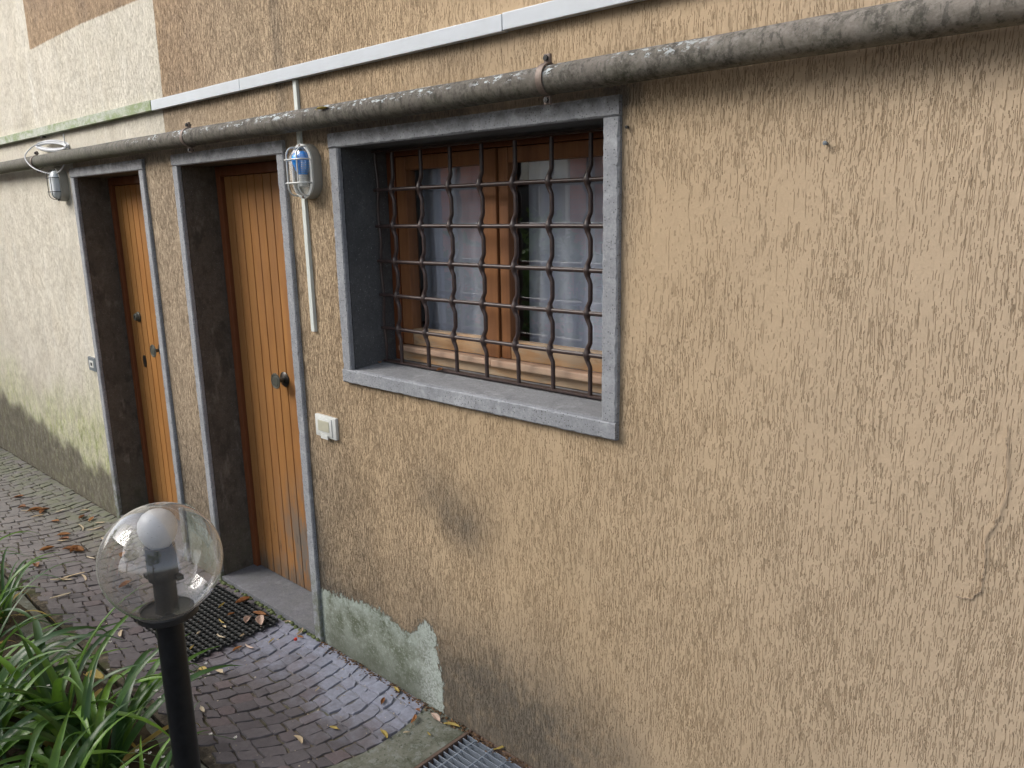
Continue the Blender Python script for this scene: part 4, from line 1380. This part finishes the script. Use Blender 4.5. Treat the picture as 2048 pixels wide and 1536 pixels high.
near_cob = [(-2.886, -0.464, 'yellow', .055, .028, 'yellowish oval leaf on the setts just below the doormat corner'),
 (-2.824, -0.424, 'cream', .05, .022, 'pale curled leaf on the setts right of the yellowish oval leaf'),
 (-2.639, -0.591, 'cream', .04, .016, 'small cream leaf on the setts close to the black post'),
 (-2.212, -0.443, 'cream', .06, .018, 'long pale leaf alone on the lowest purple setts'),
 (-2.418, -0.231, 'cream', .03, .008, 'tiny hooked pale leaf on the middle of the setts'),
 (-2.163, -0.113, 'brown', .045, .016, 'orange brown curled leaf on the setts near the cement patch'),
 (-2.173, -0.327, 'yellow', .035, .014, 'dull yellow leaf on the setts near the concrete edge'),
 (-2.807, -0.059, 'brown', .03, .014, 'thin brown leaf beside the doorstep right of the mat'),
 (-2.841, -0.032, 'cream', .05, .016, 'cream leaf lying along the mossy doorstep edge'),
 (-2.960, -.02, 'cream', .045, .012, 'bent pale leaf at the mat corner touching the doorstep'),
 (-2.93, -.29, 'brown', .05, .02, 'orange dry leaf at the right edge of the doormat'),
 (-2.905, -.25, 'pink', .065, .010, 'long pinkish stalk leaf along the right edge of the doormat'),
 (-2.875, -.16, 'yellow', .05, .010, 'thin yellow brown leaf between doormat and lime stained setts'),
 (-1.987, -0.102, 'brown', .05, .018, 'reddish brown folded leaf on the mossy concrete'),
 (-2.004, -0.228, 'yellow', .055, .018, 'long yellow leaf on the mossy concrete edge'),
 (-1.955, -0.172, 'cream', .022, .010, 'little white oval leaf on the mossy concrete'),
 (-1.885, -0.125, 'yellow', .022, .007, 'small curved yellow leaf near the grating'),
 (-1.935, -0.045, 'pink', .055, .024, 'ribbed pinkish leaf lying against the wall foot'),
 (-1.860, -0.035, 'yellow', .062, .018, 'yellow green leaf between the ribbed pink leaf and the grating'),
 (-2.02, -0.06, 'brown', .02, .016, 'dark small crumpled leaf at the corner of the setts'),
 (-2.18, -.03, 'yellow', .035, .014, 'small yellow leaf at the foot of the cement patch'),
 (-1.640, -0.010, 'yellow', .055, .013, 'pale green leaf resting across the grating edge by the wall')]
for i, (x, y, k, L_, W_, lab) in enumerate(near_cob):
    leafobj(x, y, .006, k, L_, W_, .45, lab, None, 300+i)
matl = [(-3.117, -0.246, 'cream', .03, .012, 'small cream leaf in the middle of the doormat'), (-3.201, -0.172, 'brown', .035, .018, 'little brown leaf on the upper middle of the doormat'), (-3.176, -0.235, 'yellow', .045, .008, 'thin curved olive leaf on the doormat'),
 (-3.316, -0.158, 'yellow', .05, .012, 'twisted yellow leaf near the back of the doormat'), (-3.040, -0.115, 'pink', .072, .045, 'large pale pink crumpled leaf on the right of the doormat'), (-3.095, -0.150, 'pink', .055, .036, 'second pale crumpled leaf touching the large pink one on the doormat'),
 (-3.10, -0.085, 'brown', .065, .028, 'bronze folded leaf at the step side of the doormat'), (-3.054, -0.303, 'cream', .055, .010, 'long bent cream leaf on the lower doormat'), (-3.159, -0.350, 'cream', .028, .010, 'short white leaf near the front of the doormat'),
 (-3.065, -0.426, 'yellow', .03, .010, 'small greenish leaf at the front corner of the doormat'), (-2.990, -0.230, 'cream', .022, .012, 'tiny white flake near the right edge of the doormat'), (-3.27, -0.07, 'brown', .075, .04, 'big orange brown curled leaf at the left end of the doorstep')]
for i, (x, y, k, L_, W_, lab) in enumerate(matl):
    leafobj(x, y, .021, k, L_, W_, .5, lab, None, 400+i)
leafobj(-2.335, .10, 1.267, 'brown', .03, .016, .5, 'tiny brown leaf in the left corner of the window sill', None, 501)
leafobj(-2.03, .128, 1.272, 'brown', .05, .018, .4, 'dead brown leaf on the sill under the grille', None, 502)
leafobj(-2.315, -.095, PZ+.012, 'yellow', .05, .02, .5, 'curled yellow leaf stuck on the dark pipe left of the window', None, 503, rot=0.2)
bry = MB(); bry.lathe([(.001, 0), (.006, .003), (.008, .009), (.006, .014), (.001, .016)], (-2.80, -.085, .003), 'z', 14)
tag(bry.build('berry', M['pale_red'], smooth=True), 'small red berry on the setts beside the doorstep', 'berry')

# crumbs along the wall foot, and small bits on the setts
def litter(n, fn, name, label):
    mb = MB()
    for i in range(n):
        x, y, z, s_ = fn()
        mb.tint = random.random()
        a = random.uniform(0, 6.28); c_, s2 = math.cos(a)*s_, math.sin(a)*s_
        h = random.uniform(.2, .8)*s_
        e = random.uniform(.3, .8)
        mb.add([(x-c_, y-s2, z), (x+s2*e, y-c_*e, z), (x+c_, y+s2, z), (x-s2*e, y+c_*e, z), (x+random.uniform(-.3, .3)*s_, y, z+h)],
               [(0, 1, 4), (1, 2, 4), (2, 3, 4), (3, 0, 4), (0, 3, 2, 1)])
    tag(mb.build(name, M['litter']), label, 'debris', kind='stuff')
def foot():
    x = random.uniform(-2.72, -1.35)
    return x, -.008 - abs(random.gauss(0, .016)) - (.0 if x < -2 else .0), .002, random.uniform(.0025, .008)
litter(650, foot, 'leaf_litter', 'dark crumbs of dead leaves along the foot of the wall')
def scat():
    x = random.uniform(-6.5, -2.05); y = random.uniform(-.7, -.02)
    return x, y, .001, random.uniform(.002, .006)
M['litter'] = mat_leafy('pale_litter_crumbs', (0.35, 0.28, 0.2), (0.62, 0.56, 0.45), rough=.9, spec=.1, trans=.0)
litter(420, scat, 'seed_litter', 'tiny pale seed flakes scattered over the setts')

# ---- strap leaved plants
def blade(mb, base, az, L, W, lift, droop, rr, tip_curl=0.0):
    n = 12
    p = Vector(base)
    th = lift
    dirh = Vector((math.cos(az), math.sin(az), 0))
    side = Vector((-math.sin(az), math.cos(az), 0))
    vs = []; fs = []
    twist = rr.uniform(-.5, .5)
    for i in range(n+1):
        t = i/n
        wd = W*(.45+.55*min(1, t*4))*max(0.02, (1-t**2.6))
        up_ = Vector((-math.sin(th)*dirh.x, -math.sin(th)*dirh.y, math.cos(th)))
        tw = twist*t
        sd_ = side*math.cos(tw) + up_*math.sin(tw)
        up2_ = up_*math.cos(tw) - side*math.sin(tw)
        vs += [tuple(p - sd_*wd*.5 + up2_*wd*.22), tuple(p), tuple(p + sd_*wd*.5 + up2_*wd*.22)]
        p = p + (dirh*math.cos(th) + Vector((0, 0, math.sin(th))))*(L/n)
        az += tip_curl/n
        dirh = Vector((math.cos(az), math.sin(az), 0)); side = Vector((-math.sin(az), math.cos(az), 0))
        th -= droop/n*(.4+1.4*t)
    for i in range(n):
        a = i*3
        fs += [(a, a+1, a+4, a+3), (a+1, a+2, a+5, a+4)]
    mb.add(vs, fs)
def clump(x, y, nb, Lr, seed, label, flowers=0, azr=(0, 6.283), Wr=(.009, .018)):
    rr = random.Random(seed)
    r_ = empty('strap_leaf_plant', (x, y, .02), label, 'plant', 'strap leaved plants in the bed')
    mb = MB()
    for i in range(nb):
        az = rr.uniform(*azr)
        f = rr.random()
        L = rr.uniform(*Lr)
        mb.tint = rr.random()**1.6
        blade(mb, (x+rr.uniform(-.05, .05), y+rr.uniform(-.05, .05), .015), az, L, rr.uniform(*Wr), rr.uniform(.75, 1.5), rr.uniform(1.0, 2.6), rr, rr.uniform(-.5, .5))
    part(mb, 'foliage', M['blade'], r_, smooth=True, angle=60)
    mb = MB()
    for i in range(max(3, nb//7)):
        mb.tint = rr.random()
        blade(mb, (x+rr.uniform(-.06, .06), y+rr.uniform(-.06, .06), .02), rr.uniform(*azr), rr.uniform(*Lr)*.8, rr.uniform(*Wr)*.7, rr.uniform(.3, .8), rr.uniform(1.2, 2.4), rr, rr.uniform(-1, 1))
    part(mb, 'withered_foliage', M['leaf_yellow'], r_, smooth=True, angle=60)
    if flowers:
        st = MB(); fls = []
        for i in range(flowers):
            az = rr.uniform(-.6, 1.8); L = rr.uniform(.3, .5)
            pts = []
            p = Vector((x, y, .05)); th = rr.uniform(.7, 1.2)
            for k in range(12):
                pts.append(p.copy()); p = p + Vector((math.cos(az)*math.cos(th), math.sin(az)*math.cos(th), math.sin(th)))*L/11; th -= .12
            st.tube(pts, [.0014*(1-.5*k/12) for k in range(12)], 5)
            for k in (7, 9, 11):
                c = pts[k] + Vector((rr.uniform(-.01, .01), rr.uniform(-.01, .01), .004))
                st.tube([pts[k], c], .0006, 4)
                if rr.random() < .75:
                    fl = MB()
                    for q in range(6):
                        a = q*math.pi/3 + rr.uniform(-.2, .2)
                        u = Vector((math.cos(a), math.sin(a), .25)); s_ = Vector((-math.sin(a), math.cos(a), 0))
                        l_ = rr.uniform(.006, .009)
                        fl.add([tuple(c), tuple(c+u*l_*.6+s_*.0017), tuple(c+u*l_), tuple(c+u*l_*.6-s_*.0017)], [(0, 1, 2, 3)])
                    fls.append(fl)
        part(st, 'flower_stem', M['tree_leaf'], r_, smooth=True)
        for fl in fls: part(fl, 'flower', M['petal'], r_)
    return r_
G = (.024, .044)
clump(-2.50, -1.0, 30, (.40, .60), 1, 'broad strap leaved plant nearest the black post with small white flowers', flowers=7, Wr=G, azr=(1.2, 5.3))
clump(-2.80, -1.02, 40, (.42, .66), 2, 'strap leaved plant second from the post, holding a dead brown leaf', flowers=6, Wr=G)
clump(-2.34, -1.18, 24, (.34, .48), 3, 'low strap leaved plant at the bottom edge behind the post', Wr=G, azr=(1.3, 4.9))
clump(-3.08, -1.16, 30, (.45, .68), 4, 'strap leaved plant at the left edge with stiff upright leaves', flowers=4, Wr=G)
clump(-2.20, -1.0, 14, (.28, .42), 5, 'thin strap leaved plant whose tips reach the black post', Wr=(.012, .022), azr=(1.9, 4.4))
clump(-3.95, -.93, 30, (.32, .50), 6, 'strap leaved plant with drooping leaves at the left edge of the path', Wr=(.012, .024))
clump(-3.45, -1.08, 28, (.36, .54), 7, 'strap leaved plant between the drooping one and the nearest ones', Wr=(.016, .03))
clump(-4.5, -.95, 20, (.40, .58), 8, 'farthest strap leaved plant arching over the path', Wr=(.010, .020))
clump(-2.70, -1.32, 32, (.40, .60), 12, 'strap leaved plant in the bottom left corner', flowers=3, Wr=G)
leafobj(-2.66, -.93, .30, 'yellow', .07, .04, .6, 'dead golden leaf caught among the strap leaves', None, 601, rot=.5)
# low edging stones of the bed
rr = random.Random(4)
def edging(x, L_, yy, label):
    mb = MB(); mb.box((-L_/2, -.06, -.05), (L_/2, .06, .012), .008)
    for i, v in enumerate(mb.v):
        mb.v[i] = (v[0]+rr.uniform(-.003, .003), v[1]+rr.uniform(-.004, .004), v[2])
    o = mb.build('edging_stone', M['slab']); o.location = (x, yy, 0); o.rotation_euler = (0, 0, rr.uniform(-.04, .04))
    tag(o, label, 'edging stone', 'edging stones of the bed')
for i in range(9):
    edging(-2.75-.62*i, .56, -.80, ['flat grey edging stone of the bed nearest the post', 'second grey edging stone from the post', 'third grey edging stone from the post', 'fourth grey edging stone from the post', 'grey edging stone under the drooping strap leaves', 'grey edging stone beyond the drooping strap leaves', 'edging stone far along the bed', 'edging stone farther along the bed', 'farthest edging stone of the bed'][i])

# ================================================================== ACROSS THE COURTYARD (seen in the window and globe reflections)
bb = empty('brick_building', (-9, -8, 0), 'red brick house across the garden seen reflected in the window', 'building')
mb = MB(); mb.box((-17, -12, -.05), (-4.2, -7.2, 5.2))
part(mb, 'wall', M['brick'], bb)
mb = MB(); mb.box((-17.3, -12.3, 5.2), (-3.9, -6.8, 5.4))
part(mb, 'roof', M['rust'], bb)
for x in (-14.5, -11.6, -7.9, -5.0):
    f = MB(); f.box((x-.55, -7.24, .9), (x+.55, -7.15, 2.75), .01)
    q = part(f, 'window', M['white_plastic'], bb)
    s_ = MB()
    for sx in (-.5, .02):
        s_.box((x+sx, -7.149, .95), (x+sx+.48, -7.14, 2.2))
    part(s_, 'pane', mat_plain('dark_far_window', (0.03, 0.035, 0.04), .1), q)
for x in (-9.75, -6.9):
    part(MB().tube([(x, -7.12, 0), (x, -7.12, 5.2)], .05, 12), 'downpipe', M['zinc'], bb, smooth=True)

def foliage_cloud(mb, c, rad, n, size, rr, gap=.35):
    c = Vector(c)
    for i in range(n):
        for _ in range(30):
            p = Vector((rr.uniform(-1, 1), rr.uniform(-1, 1), rr.uniform(-1, 1)))
            if p.length > 1 or p.length < .35: continue
            q = c + Vector((p.x*rad[0], p.y*rad[1], p.z*rad[2]))
            if mnoise.noise(q*1.3) < gap-.5: continue
            break
        u = Vector((rr.gauss(0, 1), rr.gauss(0, 1), rr.gauss(0, .6))).normalized()
        v = u.cross(Vector((rr.gauss(0, 1), rr.gauss(0, 1), rr.gauss(0, 1)))).normalized()
        s0 = size*rr.uniform(.6, 1.3)
        mb.tint = rr.random()
        mb.add([tuple(q-u*s0), tuple(q+v*s0*.4), tuple(q+u*s0), tuple(q-v*s0*.4)], [(0, 1, 2, 3)])
def shrub(x, y, rx, rz, seed, label, name='shrub', n=700):
    rr = random.Random(seed)
    r_ = empty(name, (x, y, 0), label, 'shrub', 'shrubs across the garden')
    mb = MB(); foliage_cloud(mb, (x, y, rz*.95), (rx, .5, rz), n, .09, rr, gap=.25)
    part(mb, 'foliage', M['tree_leaf'], r_)
    st = MB()
    for k in range(4): st.tube([(x+rr.uniform(-.1, .1), y, -.04), (x+rr.uniform(-.4, .4), y+rr.uniform(-.2, .2), rz*1.2)], [.02, .008], 6)
    part(st, 'stem', M['bark'], r_)
labs = ['dense', 'rounded', 'loose', 'tall', 'low', 'broad', 'thin']
for i, x in enumerate((-9.6, -8.4, -7.2, -6.2, -5.3, -4.3, -3.2)):
    shrub(x, -4.6 - .3*(i % 2), .75, [.75, .9, .8, .95, .98, .9, .8][i], 40+i, labs[i]+' green shrub across the garden, number %s from the far end' % ['one', 'two', 'three', 'four', 'five', 'six', 'seven'][i])
def tree(x, y, h, rc, seed, label, n=2600):
    rr = random.Random(seed)
    r_ = empty('tree', (x, y, 0), label, 'tree', 'garden trees')
    tr_ = MB()
    tr_.tube([(x, y, -.05), (x+.08, y, h*.3), (x-.05, y+.05, h*.6), (x+.05, y, h*.95)], [.16, .12, .09, .03], 12)
    for k in range(7):
        a = k*2.4; z0 = h*(.4+.06*k)
        tr_.tube([(x, y, z0), (x+math.cos(a)*rc*.4, y+math.sin(a)*rc*.4, z0+.4), (x+math.cos(a)*rc*.8, y+math.sin(a)*rc*.8, z0+1.0)], [.06, .04, .012], 8)
    part(tr_, 'trunk', M['bark'], r_, smooth=True)
    mb = MB()
    for k in range(9):
        a = k*2.4; rad = rc*(.25+.6*rr.random())
        foliage_cloud(mb, (x+math.cos(a)*rad, y+math.sin(a)*rad, h*(.62+.4*rr.random())), (rc*.5, rc*.5, rc*.36), n//9, .10, rr, gap=.42)
    part(mb, 'crown', M['tree_leaf'], r_)
tree(-4.3, -4.5, 6.2, 1.9, 71, 'leafy tree among the shrubs across the garden', n=1500)  # unseen crown placed toward the sun to break up globe reflections
tree(-14.5, -5.4, 6.0, 2.2, 72, 'tall leafy tree at the far end of the garden')
tree(-1.2, -6.2, 5.0, 1.9, 73, 'leafy tree behind the viewer across the garden')
tree(3.2, -4.8, 5.0, 1.9, 74, 'rightmost leafy tree of the garden')
